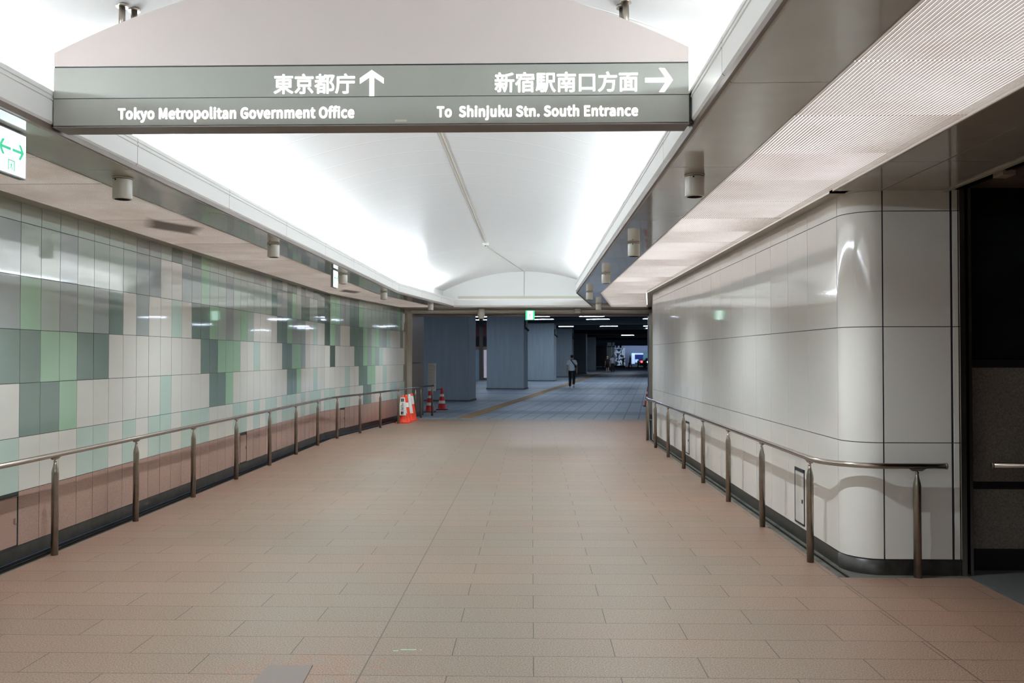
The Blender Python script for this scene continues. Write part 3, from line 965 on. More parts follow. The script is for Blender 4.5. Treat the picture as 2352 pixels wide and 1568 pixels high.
# ------------------------------------------------------------------ downlights
DL = 118.0
def downlight(x, y, label, proto=[None]):
    if proto[0] is None:
        r = empty('downlight', (x, y, ZC), label, 'downlight', 'cylinder downlights on the soffits')
        mb = MB(); mb.lathe([(.0715, 0), (.0715, -.012)], 'lampw', n=32); mb.build('mounting_ring', r)
        mb = MB(); mb.lathe([(.068, -.012), (.068, -.150), (.066, -.156), (.054, -.158)], 'lampw', n=32, caps=False)
        mb.lathe([(.054, -.158), (.048, -.112)], 'blackrub', n=32, caps=False)
        mb.lathe([(.069, -.012), (.069, -.016)], 'steeldark', n=32); mb.build('housing', r)
        mb = MB(); mb.lathe([(.049, -.108), (.049, -.111)], 'lens', n=24)
        for a in range(5):
            mb.lathe([(.010, -.111), (.010, -.114)], 'lens', (.03 * math.cos(a * 1.257), .03 * math.sin(a * 1.257), 0), n=8)
        mb.build('lens', r)
        mb = MB(); mb.lathe([(.006, -.003), (.006, 0.0)], 'steeldark', (-.02, -.066, -.025), n=8, axis='y'); mb.build('screw', r)
        ld = bpy.data.lights.new('downlight_lamp', 'SPOT')
        ld.energy = DL; ld.color = (.89, .975, 1.0); ld.spot_size = math.radians(152); ld.spot_blend = 1.0; ld.shadow_soft_size = .008
        lo = bpy.data.objects.new('lamp', ld); COL.objects.link(lo); lo.parent = r; lo.location = (0, 0, -.150)
        proto[0] = r
        return r
    r = copy_tree(proto[0])
    r.location = (x, y, ZC)
    r['label'] = label
    return r
ordn = ['nearest', 'second', 'third', 'fourth', 'farthest']
for i, y in enumerate((6.08, 9.69, 13.3, 17.0, 20.9)):
    downlight(-2.955 + B(y), y, 'white cylinder downlight over the green wall side, %s from the camera' % ordn[i])
for i, y in enumerate((6.08, 9.69, 13.3, 17.1, 20.9)):
    downlight(1.16 + B(y), y, 'white cylinder downlight over the white wall side, %s from the camera' % ordn[i])

for x in (-2.955, 1.16):
    for y in (2.48, -1.12, -4.72):
        downlight(x, y, 'white cylinder downlight on the soffit behind and above the camera')
# ------------------------------------------------------------------ text helper
FONT = None
try:
    import os
    FONT = bpy.data.fonts.load(os.path.join(bpy.utils.system_resource('DATAFILES'), 'fonts', 'Noto Sans CJK Regular.woff2'))
except Exception:
    FONT = None
def text_mesh(body, height_mode, mname, bold=0.0, extrude=0.002):
    cu = bpy.data.curves.new('t', 'FONT')
    cu.body = body
    if FONT and max(map(ord, body)) < 256: cu.font = FONT
    cu.extrude = extrude
    cu.space_character = 1.0 if ord(body[0]) > 255 else 1.03
    cu.resolution_u = 6
    o = bpy.data.objects.new('t', cu)
    COL.objects.link(o)
    bpy.context.view_layer.update()
    dg = bpy.context.evaluated_depsgraph_get()
    me = bpy.data.meshes.new_from_object(o.evaluated_get(dg))
    bpy.data.objects.remove(o)
    bpy.data.curves.remove(cu)
    if bold:      # heavier strokes: the glyph laid over itself in a small ring of offsets
        bm = bmesh.new()
        for k in range(9):
            dx, dy = (0, 0) if k == 8 else (bold * math.cos(k * PI / 4), bold * math.sin(k * PI / 4))
            n0 = len(bm.verts)
            bm.from_mesh(me)
            bm.verts.ensure_lookup_table()
            for v in bm.verts[n0:]:
                v.co.x += dx; v.co.y += dy
        bm.to_mesh(me); bm.free()
    me.materials.clear()
    me.materials.append(M[mname])
    return me

def text_part(name, body, parent, x0, x1, zb, zt, y, mname='glyph', bold=0.0, ref=None, facing='-y', thick=.003, gap=.013):
    """text filling x0..x1 horizontally, with zb..zt = vertical bounds of the glyph box (or of ref letters)"""
    me = text_mesh(body, 0, mname, bold)
    vs = me.vertices
    xs = [v.co.x for v in vs]; zs = [v.co.y for v in vs]
    mx0, mx1 = min(xs), max(xs)
    if ref:
        rm = text_mesh(ref, 0, mname, bold)
        rz = [v.co.y for v in rm.vertices]
        mz0, mz1 = min(rz), max(rz)
        bpy.data.meshes.remove(rm)
    else:
        mz0, mz1 = min(zs), max(zs)
    sx, sz = (x1 - x0) / (mx1 - mx0), (zt - zb) / (mz1 - mz0)
    zr = [v.co.z for v in vs]
    za, zb_ = min(zr), max(zr)
    for v in vs:
        x = x0 + (v.co.x - mx0) * sx
        z = zb + (v.co.y - mz0) * sz
        d = (v.co.z - za) / max(1e-9, zb_ - za) * thick
        if facing == '-y':
            v.co = (x, y - d, z)
        elif facing == '+x':      # text runs along +y, seen from +x
            v.co = (y + d, x, z)
    me.update()
    # one object per word
    bm = bmesh.new(); bm.from_mesh(me); bm.verts.ensure_lookup_table()
    seen, comps = set(), []
    for v in bm.verts:
        if v.index in seen: continue
        st, comp = [v], []
        seen.add(v.index)
        while st:
            q = st.pop(); comp.append(q.index)
            for e in q.link_edges:
                w = e.other_vert(q)
                if w.index not in seen:
                    seen.add(w.index); st.append(w)
        xs_ = [me.vertices[i].co.x for i in comp]
        comps.append((min(xs_), max(xs_), comp))
    bm.free()
    comps.sort()
    words, cur, hi = [], [], None
    for a, b, c in comps:
        if hi is not None and a - hi > gap:
            words.append(cur); cur = []
            hi = b
        cur += c
        hi = b if hi is None else max(hi, b)
    words.append(cur)
    outs = []
    for wset in words:
        ws_ = set(wset); idx = {v: i for i, v in enumerate(wset)}
        m2 = bpy.data.meshes.new(name)
        m2.from_pydata([tuple(me.vertices[i].co) for i in wset], [], [tuple(idx[i] for i in p.vertices) for p in me.polygons if p.vertices[0] in ws_])
        m2.materials.append(M[mname]); m2.update()
        o = bpy.data.objects.new(name, m2)
        COL.objects.link(o); o.parent = parent
        outs.append(o)
    return outs

# ------------------------------------------------------------------ hanging direction sign
SY = 4.77
sp = lambda px: (px - 1221) / F * SY
szz = lambda py: EYE + (818 - py) / F * SY
XL, XRr = sp(103), sp(1583)
sign = empty('direction_sign', (0, SY, 0), 'wide grey hanging direction sign with white lettering and arrows under the vault', 'sign')
ZB, ZM, ZT = szz(281), szz(216), szz(142)
TH = .155
mb = MB()
mb.box(XL, XRr, .004, TH, ZB + .004, ZM - .002, 'signgrey')
mb.box(XL, XRr, .004, TH, ZM + .002, ZT - .004, 'signgrey')
mb.box(XL + .003, XRr - .003, .01, TH - .006, ZM - .002, ZM + .002, 'black')
mb.build('sign_face', sign)
mb = MB()
mb.box(XL + .004, XRr - .004, .006, TH - .004, ZB - .002, ZB + .004, 'black')
mb.box(XL, XRr, .0, TH, ZB - .008, ZB - .002, 'signunder')
mb.build('sign_underside', sign)
mb = MB()
mb.box(XL + .002, XRr - .002, .008, TH - .006, ZT - .004, ZT + .004, 'black')
top = []
n = 40
for i in range(n + 1):
    x = XL + (XRr - XL) * i / n
    top.append((x, 3.868 - .138 * (x - VC) ** 2))
fr = [(x, .004, z) for x, z in top]
bk = [(x, TH, z) for x, z in top]
mb.poly([(XL, .004, ZT + .004)] + fr + [(XRr, .004, ZT + .004)], 'signhead')
mb.poly(([(XL, TH, ZT + .004)] + bk + [(XRr, TH, ZT + .004)])[::-1], 'signhead')
mb.grid([fr, bk], 'signhead', False)
mb.poly([(XL, .004, ZT + .004), (XL, TH, ZT + .004), bk[0], fr[0]], 'signhead')
mb.poly([(XRr, .004, ZT + .004), (XRr, TH, ZT + .004), bk[-1], fr[-1]], 'signhead')
mb.build('sign_head', sign)
for x in (sp(254), sp(1441)):
    for yy, r in ((.05, .018), (.135, .018)):
        mb = MB()
        zt = vz(x - VC) + .002
        xx = x + (0 if yy < .1 else (.03 if x < 0 else -.012))
        mb.lathe([(r, 3.868 - .138 * (xx - VC) ** 2 - .04), (r, vz(xx - VC) + .004)], 'steelpost', (xx, yy, 0), n=14)
        mb.lathe([(.034, vz(xx - VC) - .012), (.034, vz(xx - VC) + .006)], 'steelpost', (xx, yy, 0), n=14)
        mb.build('hanging_rod', sign)
for x in (XL, XRr):
    mb = MB()
    s = -1 if x < 0 else 1
    mb.box(min(x, x + s * .03), max(x, x + s * .03), .03, .12, ZB + .01, ZB + .17, 'steeldark')
    mb.build('end_bracket', sign)
text_part('lettering', 'Tokyo Metropolitan Government Office', sign, sp(256), sp(810), szz(265.5), szz(239.5), .004, bold=.013, ref='T')
text_part('lettering', 'To  Shinjuku Stn. South Entrance', sign, sp(1002), sp(1466), szz(265), szz(240), .004, bold=.013, ref='T')
text_part('lettering', '\u6771\u4eac\u90fd\u5e81', sign, sp(622), sp(811), szz(208.5), szz(162), .004, bold=.013)
text_part('lettering', '\u65b0\u5bbf\u99c5\u5357\u53e3\u65b9\u9762', sign, sp(1136), sp(1466), szz(208.5), szz(162), .004, bold=.013)
def arrow(parent, cx, cz, L, H, t, rot, y, m='glyph', name='arrow', facing='-y'):
    # arrow pointing to +x in its own frame; two barbs and a shaft
    polys = []
    hl = H / 2
    tip = (L / 2, 0)
    polys.append([(-L / 2, -t / 2), (L / 2 - t * .9, -t / 2), (L / 2 - t * .9, t / 2), (-L / 2, t / 2)])
    for s in (1, -1):
        a = (L / 2 - hl * .98, s * hl)
        polys.append([(L / 2, 0), (L / 2 - t * 1.2, 0), (a[0] - t * .42, a[1]), (a[0] + t * .75, a[1])][::s])
    mb = MB()
    c, s_ = math.cos(rot), math.sin(rot)
    for p in polys:
        q = [(cx + u * c - w * s_, cz + u * s_ + w * c) for u, w in p]
        if facing == '-y':
            mb.hexa([(u, y, w) for u, w in q] + [(u, y - .003, w) for u, w in q], m)
        else:
            mb.hexa([(y, u, w) for u, w in q] + [(y + .003, u, w) for u, w in q], m)
    return mb.build(name, parent)
arrow(sign, sp(850.5), szz(184.5), .147, .134, .026, PI / 2, .004)
arrow(sign, sp(1514.5), szz(182.5), .154, .134, .026, 0, .004)
mb = MB(); mb.box(sp(905), sp(932), .0025, .004, szz(275), szz(270), 'trimm'); mb.build('maker_label', sign)

# ------------------------------------------------------------------ emergency exit signs
def pict(mb, cx, cz, s, plane, m, T2):
    # running figure through a doorway, as flat pieces s high
    def bar(x0, z0, x1, z1, t):
        d = Vector((x1 - x0, z1 - z0)); L = d.length; d /= L
        nrm = Vector((-d.y, d.x)) * t / 2
        q = [(x0 + nrm.x, z0 + nrm.y), (x1 + nrm.x, z1 + nrm.y), (x1 - nrm.x, z1 - nrm.y), (x0 - nrm.x, z0 - nrm.y)]
        q = [(cx + u * s, cz + w * s) for u, w in q]
        mb.hexa([T2(u, 0, w) for u, w in q] + [T2(u, .002, w) for u, w in q], m)
    for b in ((.02, .18, -.04, -.08, .12), (0, .16, .17, .05, .05), (0, .16, -.16, .10, .05), (-.16, .10, -.2, -.02, .05),
              (-.04, -.08, .12, -.18, .07), (.12, -.18, .08, -.38, .06), (-.04, -.08, -.14, -.24, .07), (-.14, -.24, -.3, -.28, .06)):
        bar(*b)
    ring = []
    for k in range(10):
        a = 2 * PI * k / 10
        ring.append((cx + (.06 + .065 * math.cos(a)) * s, cz + (.30 + .065 * math.sin(a)) * s))
    mb.poly([T2(u, .002, w) for u, w in ring], m)

def side_sign(y0, y1, x, label):
    r = empty('exit_sign', (x, (y0 + y1) / 2, ZC), label, 'exit sign', 'arrow guide signs hanging over the green wall side')
    h = (y1 - y0) / 2
    mb = MB(); mb.box(-.03, .008, -h, h, -.27, -.012, 'signhouse'); mb.box(-.02, 0, -h * .7, h * .7, -.012, 0, 'signhouse'); mb.build('housing', r)
    mb = MB(); mb.box(.008, .012, -h + .004, h - .004, -.262, -.02, 'exitw'); mb.build('light_panel', r)
    arrow(r, -.062, -.125, .105, .085, .016, PI, .012, 'exitgd', 'arrow', '+x')
    arrow(r, .062, -.125, .105, .085, .016, 0, .012, 'exitgd', 'arrow', '+x')
    mb = MB()
    T2 = lambda u, d, w: (.012 + d, u, w)
    for a in ((-.03, -.024, -.245, -.185), (.024, .03, -.245, -.185), (-.03, .03, -.191, -.185)):
        mb.box(.012, .014, a[0], a[1], a[2], a[3], 'exitgd')
    pict(mb, 0, -.217, .06, 0, 'exitgd', T2)
    mb.build('pictogram', r)
side_sign(4.58, 4.86, -2.94, 'lit white sign with green double arrow at the upper left picture edge')
side_sign(12.5, 12.78, -2.93, 'thin lit white arrow sign seen edge-on beside a downlight, farther along')

es = empty('exit_sign', (-.04, 22.75, 2.97), 'square lit green emergency exit sign hanging from the far header', 'exit sign')
mb = MB(); mb.box(-.012, .012, -.012, .012, -.06, .01, 'signhouse'); mb.build('stem', es)
mb = MB(); mb.box(-.125, .125, -.03, .03, -.315, -.055, 'signhouse'); mb.build('housing', es)
mb = MB(); mb.box(-.12, .12, -.034, -.03, -.31, -.06, 'exitg'); mb.build('light_panel', es)
mb = MB(); mb.box(-.075, .075, -.036, -.034, -.30, -.075, 'exitw'); mb.build('doorway', es)
mb = MB(); pict(mb, 0, -.19, .2, 0, 'exitg', lambda u, d, w: (u, -.036 - d, w)); mb.build('pictogram', es)

# dome camera and speaker at the header
dc = empty('dome_camera', (-1.355, 22.9, 2.985), 'white cylinder dome camera hanging from the far header', 'camera')
mb = MB(); mb.lathe([(.075, -.29), (.08, -.27), (.095, -.22), (.095, 0)], 'lampw', n=28); mb.build('housing', dc)
mb = MB(); mb.lathe([(.002, -.36), (.03, -.352), (.055, -.33), (.065, -.29)], 'dome', n=24); mb.build('dome', dc)
sk = empty('ceiling_speaker', (1.24, 22.95, 2.98), 'short beige cylinder fitting on the far header', 'speaker')
mb = MB(); mb.lathe([(.098, -.145), (.105, -.135), (.105, 0)], 'soffit', n=28); mb.build('housing', sk)
mb = MB(); mb.lathe([(.07, -.148), (.07, -.145)], 'signunder', n=24); mb.build('speaker_mesh', sk)

# ------------------------------------------------------------------ floor marks
pl = MB()
pl.hexa([(-1.448, 4.33, 0.0), (-1.175, 4.34, 0.0), (-1.195, 4.665, 0.0), (-1.438, 4.655, 0.0),
         (-1.446, 4.332, .006), (-1.177, 4.342, .006), (-1.197, 4.663, .006), (-1.436, 4.653, .006)], 'plate')
o = pl.build('cover_slab'); tag(o, 'grey-brown square slab let into the chipped red paving near the camera', 'floor slab')
mb = MB()
mb.box(-.755, -.665, 4.925, 4.94, 0, .0012, 'tape')
mb.box(-.795, -.765, 4.905, 4.92, 0, .0012, 'tape')
mb.box(-.643, -.633, 4.922, 4.932, 0, .0012, 'tape')
o = mb.build('floor_tape'); tag(o, 'small strip of pale green tape stuck on the near paving', 'tape')

# ------------------------------------------------------------------ cones
def cone(x, y, label, body='orange', sleeve=None, bands=False, group=None, h=.70, rz=0):
    r = empty('traffic_cone', (x, y, 0), label, 'traffic cone', group, rz)
    mb = MB()
    rr = lambda z: .135 - (.135 - .028) * (z - .03) / (h - .03)
    prof = [(.150, .022), (.142, .03)] + [(rr(z), z) for z in (.04, .2, .4, .6, h - .01)] + [(.018, h)]
    mb.lathe(prof, body, n=28)
    mb.build('cone_body', r)
    mb = MB()
    mb.box(-.17, .17, -.17, .17, 0.0, .022, body if not bands else 'blackrub')
    mb.build('base', r)
    if sleeve:
        mb = MB()
        z0, z1 = sleeve
        mb.lathe([(rr(z) + .004, z) for z in (z0, (z0 + z1) / 2, z1)], 'white', n=28, caps=False)
        mb.build('white_sleeve', r)
    if bands:
        for z0, z1 in ((.20, .29), (.42, .50)):
            mb = MB()
            mb.lathe([(rr(z) + .002, z) for z in (z0, z1)], 'reflwhite', n=28, caps=False)
            mb.build('reflective_band', r)
    return r
GC = 'orange cones parked together by the rail'
c1 = cone(-3.27, 21.66, 'orange traffic cone wearing a white sleeve with black vertical writing', sleeve=(.24, .64), group=GC)
# vertical notice on the first cone
chars = '\u982d\u4e0a\u6ce8\u610f'
sh = MB()
sh.hexa([(-.10, -.14, .20), (.10, -.14, .20), (.10, -.134, .20), (-.10, -.134, .20),
         (-.055, -.052, .645), (.055, -.052, .645), (.055, -.046, .645), (-.055, -.046, .645)], 'white')
nb = sh.build('paper_notice', c1)
for i, ch in enumerate(chars):
    zt = .62 - i * .105
    me = text_mesh(ch, 0, 'ink', .008)
    xs = [v.co.x for v in me.vertices]; zs = [v.co.y for v in me.vertices]; ws = [v.co.z for v in me.vertices]
    w_ = max(xs) - min(xs); h_ = max(zs) - min(zs)
    for v in me.vertices:
        z = zt - .085 + (v.co.y - min(zs)) / h_ * .085
        x = -.045 + (v.co.x - min(xs)) / w_ * .085
        yy = -.142 + (z - .20) / .445 * .088
        v.co = (x, yy - .001 - (.002 if v.co.z > (min(ws) + max(ws)) / 2 else 0), z)
    o = bpy.data.objects.new('character', me); COL.objects.link(o); o.parent = nb
cone(-3.245, 22.01, 'plain orange traffic cone with a white flap on its right, second of the parked four', sleeve=(.38, .50), group=GC)
cone(-3.215, 22.365, 'orange traffic cone almost covered by a long white sleeve', sleeve=(.20, .70), group=GC)
cone(-3.20, 22.72, 'orange traffic cone with white upper sleeve, rearmost of the parked four', sleeve=(.42, .64), group=GC)
ca = cone(-3.09, 25.9, 'red and white striped cone carrying the notice board', 'red', bands=True, group='striped cones in the hall')
cb = cone(-2.84, 27.0, 'red and white striped cone standing free left of the dark column', 'red', bands=True, group='striped cones in the hall')
cc = cone(2.40, 18.6, 'red-tipped cone mostly hidden behind the end post of the white wall handrail', 'red', bands=True, group=None)
cc.location = (3.95, 29, 0)
bar = MB(); bar.tube([(-3.076, 25.962, .655), (-2.854, 26.938, .655)], .017, 'blackrub', n=10)
o = bar.build('cone_bar'); tag(o, 'dark bar linking the two striped cones', 'barrier bar')
br = empty('notice_board', (-3.02, 25.84, .64), 'tall narrow white notice board above the striped cone', 'notice board')
mb = MB(); mb.box(-.12, .12, -.012, .012, 0, .84, 'white'); mb.build('board', br)
mb = MB()
random.seed(3)
for i in range(26):
    z = .80 - i * .029
    x = -.095
    while x < .07:
        w = random.uniform(.012, .035)
        mb.box(x, min(x + w, .1), -.0135, -.012, z - .011, z, 'signhouse')
        x += w + .008
mb.build('printed_text', br)

# ------------------------------------------------------------------ concrete hall beyond
HS = .1415
HA = math.atan(HS)
def H(x, y, z, c=(-2.356, 31.85)):      # hall frame: u across, v along
    ca_, sa_ = math.cos(HA), math.sin(HA)
    return (c[0] + x * ca_ + y * sa_, c[1] - x * sa_ + y * ca_, z)
mb = MB()
mb.hexa([(-30, 22.85, -.06), (45, 22.85, -.06), (45, 118, -.06), (-30, 118, -.06), (-30, 22.85, -.003), (45, 22.85, -.003), (45, 118, -.003), (-30, 118, -.003)], 'hfloor')
tag(mb.build('floor_hall'), kind='structure')
# tactile strip
mb = MB()
d = Vector((HS, 1)).normalized(); nn = Vector((d.y, -d.x)) * .21
p0 = Vector((-1.86, 23.4)); p1 = p0 + d * 72
mb.hexa([(p0.x - nn.x, p0.y - nn.y, -.003), (p0.x + nn.x, p0.y + nn.y, -.003), (p1.x + nn.x, p1.y + nn.y, -.003), (p1.x - nn.x, p1.y - nn.y, -.003),
         (p0.x - nn.x, p0.y - nn.y, .004), (p0.x + nn.x, p0.y + nn.y, .004), (p1.x + nn.x, p1.y + nn.y, .004), (p1.x - nn.x, p1.y - nn.y, .004)], 'tactile')
o = mb.build('tactile_paving'); tag(o, 'long ochre tactile paving strip crossing the blue-grey hall floor', 'tactile paving')
# columns
colpos = [(-2.356, 31.85), (-.387, 43.6), (1.53, 58.1), (3.27, 69.0), (5.33, 83.6), (7.45, 100.0)]
labs = ['broad dark concrete column nearest the tunnel end', 'broad blue-grey concrete column, second along the hall',
        'concrete column third along the hall, behind the green exit sign', 'concrete column fourth along the hall behind the walking person',
        'narrow-looking concrete column fifth along the hall', 'farthest concrete column before the street opening']
for (x, y), lab in zip(colpos, labs):
    r = empty('concrete_column', (x, y, 0), lab, 'column', 'concrete columns of the hall', -HA)
    mb = MB(); mb.box(-1.95, 0, 0, 1.35, 0, 3.95, 'concrete')
    o = mb.build('shaft', r)
    bv = o.modifiers.new('b', 'BEVEL'); bv.width = .03; bv.segments = 2
    mb = MB(); mb.box(-1.97, .02, -.02, 1.37, 0, .06, 'gutter'); mb.build('foot', r)
# ceiling with deep beams
mb = MB()
def hbox(u0, u1, v0, v1, z0, z1, m):
    mb.hexa([H(u0, v0, z0), H(u1, v0, z0), H(u1, v1, z0), H(u0, v1, z0), H(u0, v0, z1), H(u1, v0, z1), H(u1, v1, z1), H(u0, v1, z1)], m)
hbox(-26, 34, -9, 92, 4.35, 4.5, 'hceil')
for y in (0.3, 12.2, 26.8, 37.9, 52.7, 69.3, 83):
    hbox(-26, 34, y, y + 1.2, 3.87, 4.36, 'hbeam')
for k in range(14):
    hbox(-26, 34, -8 + k * 7.1 + 3.2, -8 + k * 7.1 + 3.5, 4.12, 4.36, 'hceil')
tag(mb.build('ceiling_hall'), kind='structure')
# hall light fittings: (px centre, py, width px)
GL = 'fluorescent fittings under the hall ceiling'
pz = 4.08
lights = [(1359, 726.5, 58), (1373, 733, 53), (1381, 739, 42), (1238, 726.5, 50), (1247, 733, 50), (1266, 739, 44), (1498, 725, 56), (1504, 732, 56),
          (1300, 749.5, 34), (1310, 754, 36), (1398, 749, 40), (1404, 754, 38), (1496, 748.5, 38), (1500, 753, 34),
          (1346, 764, 20), (1419, 764, 30), (1105, 727, 46), (1112, 734, 40)]
where = ['over the middle of the hall, near row', 'over the middle of the hall, second row', 'over the middle of the hall, third row',
         'just right of the green exit sign, upper', 'just right of the green exit sign, middle', 'just right of the green exit sign, lower',
         'half cut by the right tunnel jamb, upper', 'half cut by the right tunnel jamb, lower',
         'over the third column gap, upper of a close pair', 'over the third column gap, lower of a close pair', 'deep in the hall centre, upper of a pair', 'deep in the hall centre, lower of a pair',
         'deep in the hall beside the right jamb, upper', 'deep in the hall beside the right jamb, lower', 'small, above the fifth column', 'small and far, right of the fifth column',
         'behind the dome camera, upper', 'behind the dome camera, lower']
mbf = MB(); mbf.box(-.5, .5, -.16, .16, .0, .08, 'hbeam'); 
mbt = MB(); mbt.box(-.49, .49, -.14, .14, -.004, 0, 'cool')
protoL = None
def fitting(x, y, w, lab):
    global protoL
    if protoL is None:
        protoL = empty('ceiling_light', (0, 0, 0), lab, 'light', GL, -HA)
        mbf.build('fitting_body', protoL); mbt.build('diffuser', protoL)
        r = protoL
    else:
        r = copy_tree(protoL); r['label'] = lab
    r.location = (x, y, pz); r.scale = (w, 1, 1)
    return r
for (px, py, w), wh in zip(lights, where):
    hz = 3.96 if 748 < py < 756 else pz
    y = F * (hz - EYE) / (818 - py)
    x = (px - 1221) / F * y
    fitting(x, y, max(1.0, w / F * y), 'white fluorescent fitting ' + wh).location.z = hz
# fittings out of view that light the near bays
for i, (u, v) in enumerate(((-8, 4), (-3, -4.5), (3.5, -4.0), (9, -3), (3.5, 5), (12, 5), (-9, 15), (-9, 28), (14, 22), (14, 34), (12, 48), (14, 62), (4, 66), (.5, 7.5), (-3.5, 8.5), (5, 9))):
    p = H(u, v, pz)
    fitting(p[0], p[1], 1.4, 'white fluorescent fitting of the hall hidden by the tunnel header and walls')

# wall-mounted cameras on two columns
for (x, y), lab in ((colpos[1], 'dark bracket camera on the second concrete column'), (colpos[2], 'dark bracket camera on the third concrete column'), (colpos[3], 'tiny dark bracket camera on the fourth concrete column')):
    r = empty('security_camera', (x, y, 3.2), lab, 'camera', 'bracket cameras on the columns', -HA)
    mb = MB(); mb.box(.004, .06, .1, .28, -.1, .35, 'blackrub'); mb.build('bracket', r)
    mb = MB(); mb.tube([(.05, .2, -.05), (.22, .12, -.2)], .05, 'blackrub'); mb.build('camera_body', r)

# shop front seen between the first two columns
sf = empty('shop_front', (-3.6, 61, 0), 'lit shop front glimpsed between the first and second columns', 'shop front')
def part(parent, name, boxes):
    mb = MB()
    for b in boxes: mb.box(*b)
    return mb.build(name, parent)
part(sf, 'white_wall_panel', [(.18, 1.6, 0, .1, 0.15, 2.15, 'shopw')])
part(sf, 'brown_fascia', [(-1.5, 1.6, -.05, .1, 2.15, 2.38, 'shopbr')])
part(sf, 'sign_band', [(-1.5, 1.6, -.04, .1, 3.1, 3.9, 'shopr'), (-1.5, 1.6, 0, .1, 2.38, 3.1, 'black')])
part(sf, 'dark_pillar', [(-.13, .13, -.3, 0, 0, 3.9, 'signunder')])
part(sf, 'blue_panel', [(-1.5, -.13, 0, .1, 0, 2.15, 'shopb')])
# hall boundary walls
mb = MB()
hbox(-26, -25.5, -8, 92, 0, 4.5, 'concrete')
tag(mb.build('wall_hall_left'), kind='structure')
mb = MB()
hbox(33.5, 34, -8, 92, 0, 4.5, 'concrete')
tag(mb.build('wall_hall_right'), kind='structure')

# ------------------------------------------------------------------ street end
def P(px, y): return (px - 1221) / F * y
def Z(py, y): return EYE + (818 - py) / F * y
mb = MB()
mb.box(-20, 60, 118, 121, -.06, .16, 'kerb')
tag(mb.build('floor_kerb'), kind='structure')
mb = MB()
mb.box(-20, 60, 121, 150, -.3, .02, 'asphalt')
tag(mb.build('floor_road'), kind='structure')
YF2 = 146
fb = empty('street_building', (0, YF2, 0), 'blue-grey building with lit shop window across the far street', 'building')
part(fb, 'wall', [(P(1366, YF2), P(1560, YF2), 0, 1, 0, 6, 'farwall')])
part(fb, 'canopy', [(P(1366, YF2), P(1560, YF2), -2.5, -2.4, Z(794, YF2), Z(790, YF2), 'hbeam'), (P(1366, YF2), P(1560, YF2), -2.5, 0, Z(790, YF2), Z(781, YF2), 'hbeam')])  # front lip added to hide the glow strip from view
part(fb, 'added_canopy_glow', [(P(1415, YF2), P(1560, YF2), -1.6, -1.2, Z(790, YF2) - .12, Z(790, YF2), 'coolstreet')])  # added glow strip, out of sight, brightens the building wall
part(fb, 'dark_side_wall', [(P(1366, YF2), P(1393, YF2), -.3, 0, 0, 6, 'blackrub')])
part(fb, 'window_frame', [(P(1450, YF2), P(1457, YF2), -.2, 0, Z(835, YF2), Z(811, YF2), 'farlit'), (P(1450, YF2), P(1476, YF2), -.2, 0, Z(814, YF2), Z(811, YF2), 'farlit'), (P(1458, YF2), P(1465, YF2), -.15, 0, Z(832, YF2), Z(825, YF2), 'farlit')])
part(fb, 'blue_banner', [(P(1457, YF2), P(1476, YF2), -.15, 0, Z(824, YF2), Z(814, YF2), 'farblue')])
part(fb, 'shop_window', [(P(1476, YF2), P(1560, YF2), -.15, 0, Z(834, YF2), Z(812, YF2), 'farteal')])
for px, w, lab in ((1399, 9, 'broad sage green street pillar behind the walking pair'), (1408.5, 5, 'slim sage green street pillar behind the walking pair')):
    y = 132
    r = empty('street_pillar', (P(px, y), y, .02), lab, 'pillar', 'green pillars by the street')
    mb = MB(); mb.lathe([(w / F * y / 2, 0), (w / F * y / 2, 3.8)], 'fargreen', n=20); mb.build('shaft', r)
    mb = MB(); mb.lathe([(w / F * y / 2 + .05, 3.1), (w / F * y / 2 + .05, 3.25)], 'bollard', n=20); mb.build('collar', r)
y = 130
o = MB(); o.box(P(1411, y), P(1435, y), y, y + .3, 0.3, Z(799, y), 'mural'); o.box(P(1415, y), P(1418, y), y, y + .2, Z(799, y), 3.7, 'bollard'); o.box(P(1423, y), P(1427, y), y, y + .2, Z(799, y), 3.7, 'bollard')
o.box(P(1411, y), P(1435, y), y, y + .3, 0.02, .3, 'blackrub')
tag(o.build('street_mural'), 'black and white abstract mural panel beside the street pillars', 'mural')
for px, lab in ((1464.5, 'dark street bollard left of the vehicle lights'), (1478, 'dark street bollard between the vehicle lights'), (1490, 'dark street bollard by the right jamb')):
    y = 119.5
    r = empty('bollard', (P(px, y), y, .16), lab, 'bollard', 'bollards at the kerb')
    mb = MB(); mb.lathe([(.09, 0), (.09, .8), (.1, .82), (.1, .9), (.05, .95)], 'bollard', n=14); mb.build('bollard_post', r)
    mb = MB(); mb.lathe([(.14, 0), (.14, .05)], 'bollard', n=14); mb.build('base_ring', r)
def car(px, y, lab, lightm, lx):
    r = empty('car', (P(px, y), y, .02), lab, 'car', 'vehicles on the far street')
    mb = MB()
    pr = [(-2.1, .25), (-2.1, .8), (-1.5, .9), (-1.0, 1.4), (.8, 1.42), (1.4, .92), (2.1, .78), (2.1, .25)]
    f = [(x, -.85, z) for x, z in pr]; b = [(x, .85, z) for x, z in pr]
    mb.poly(f, 'carp'); mb.poly(b[::-1], 'carp'); mb.grid([f + [f[0]], b + [b[0]]], 'carp', False)
    mb.build('body', r)
    part(r, 'side_window', [(-.9, .75, -.87, -.85, .95, 1.32, 'glass')])
    for x in (-1.35, 1.35):
        mb = MB(); mb.lathe([(.32, -.1), (.32, .1)], 'blackrub', (x, -.80, .32), n=18, axis='y'); mb.build('wheel', r)
    mb = MB(); mb.lathe([(.16, -.03), (.16, .03)], lightm, (lx, -.88, .85), n=14, axis='y'); mb.build('lamp', r)
car(1499, 130, 'dark car on the far street with red tail lamp', 'tail', -1.85)
car(1511, 125, 'dark car on the far street with white head lamp', 'head', -1.6)

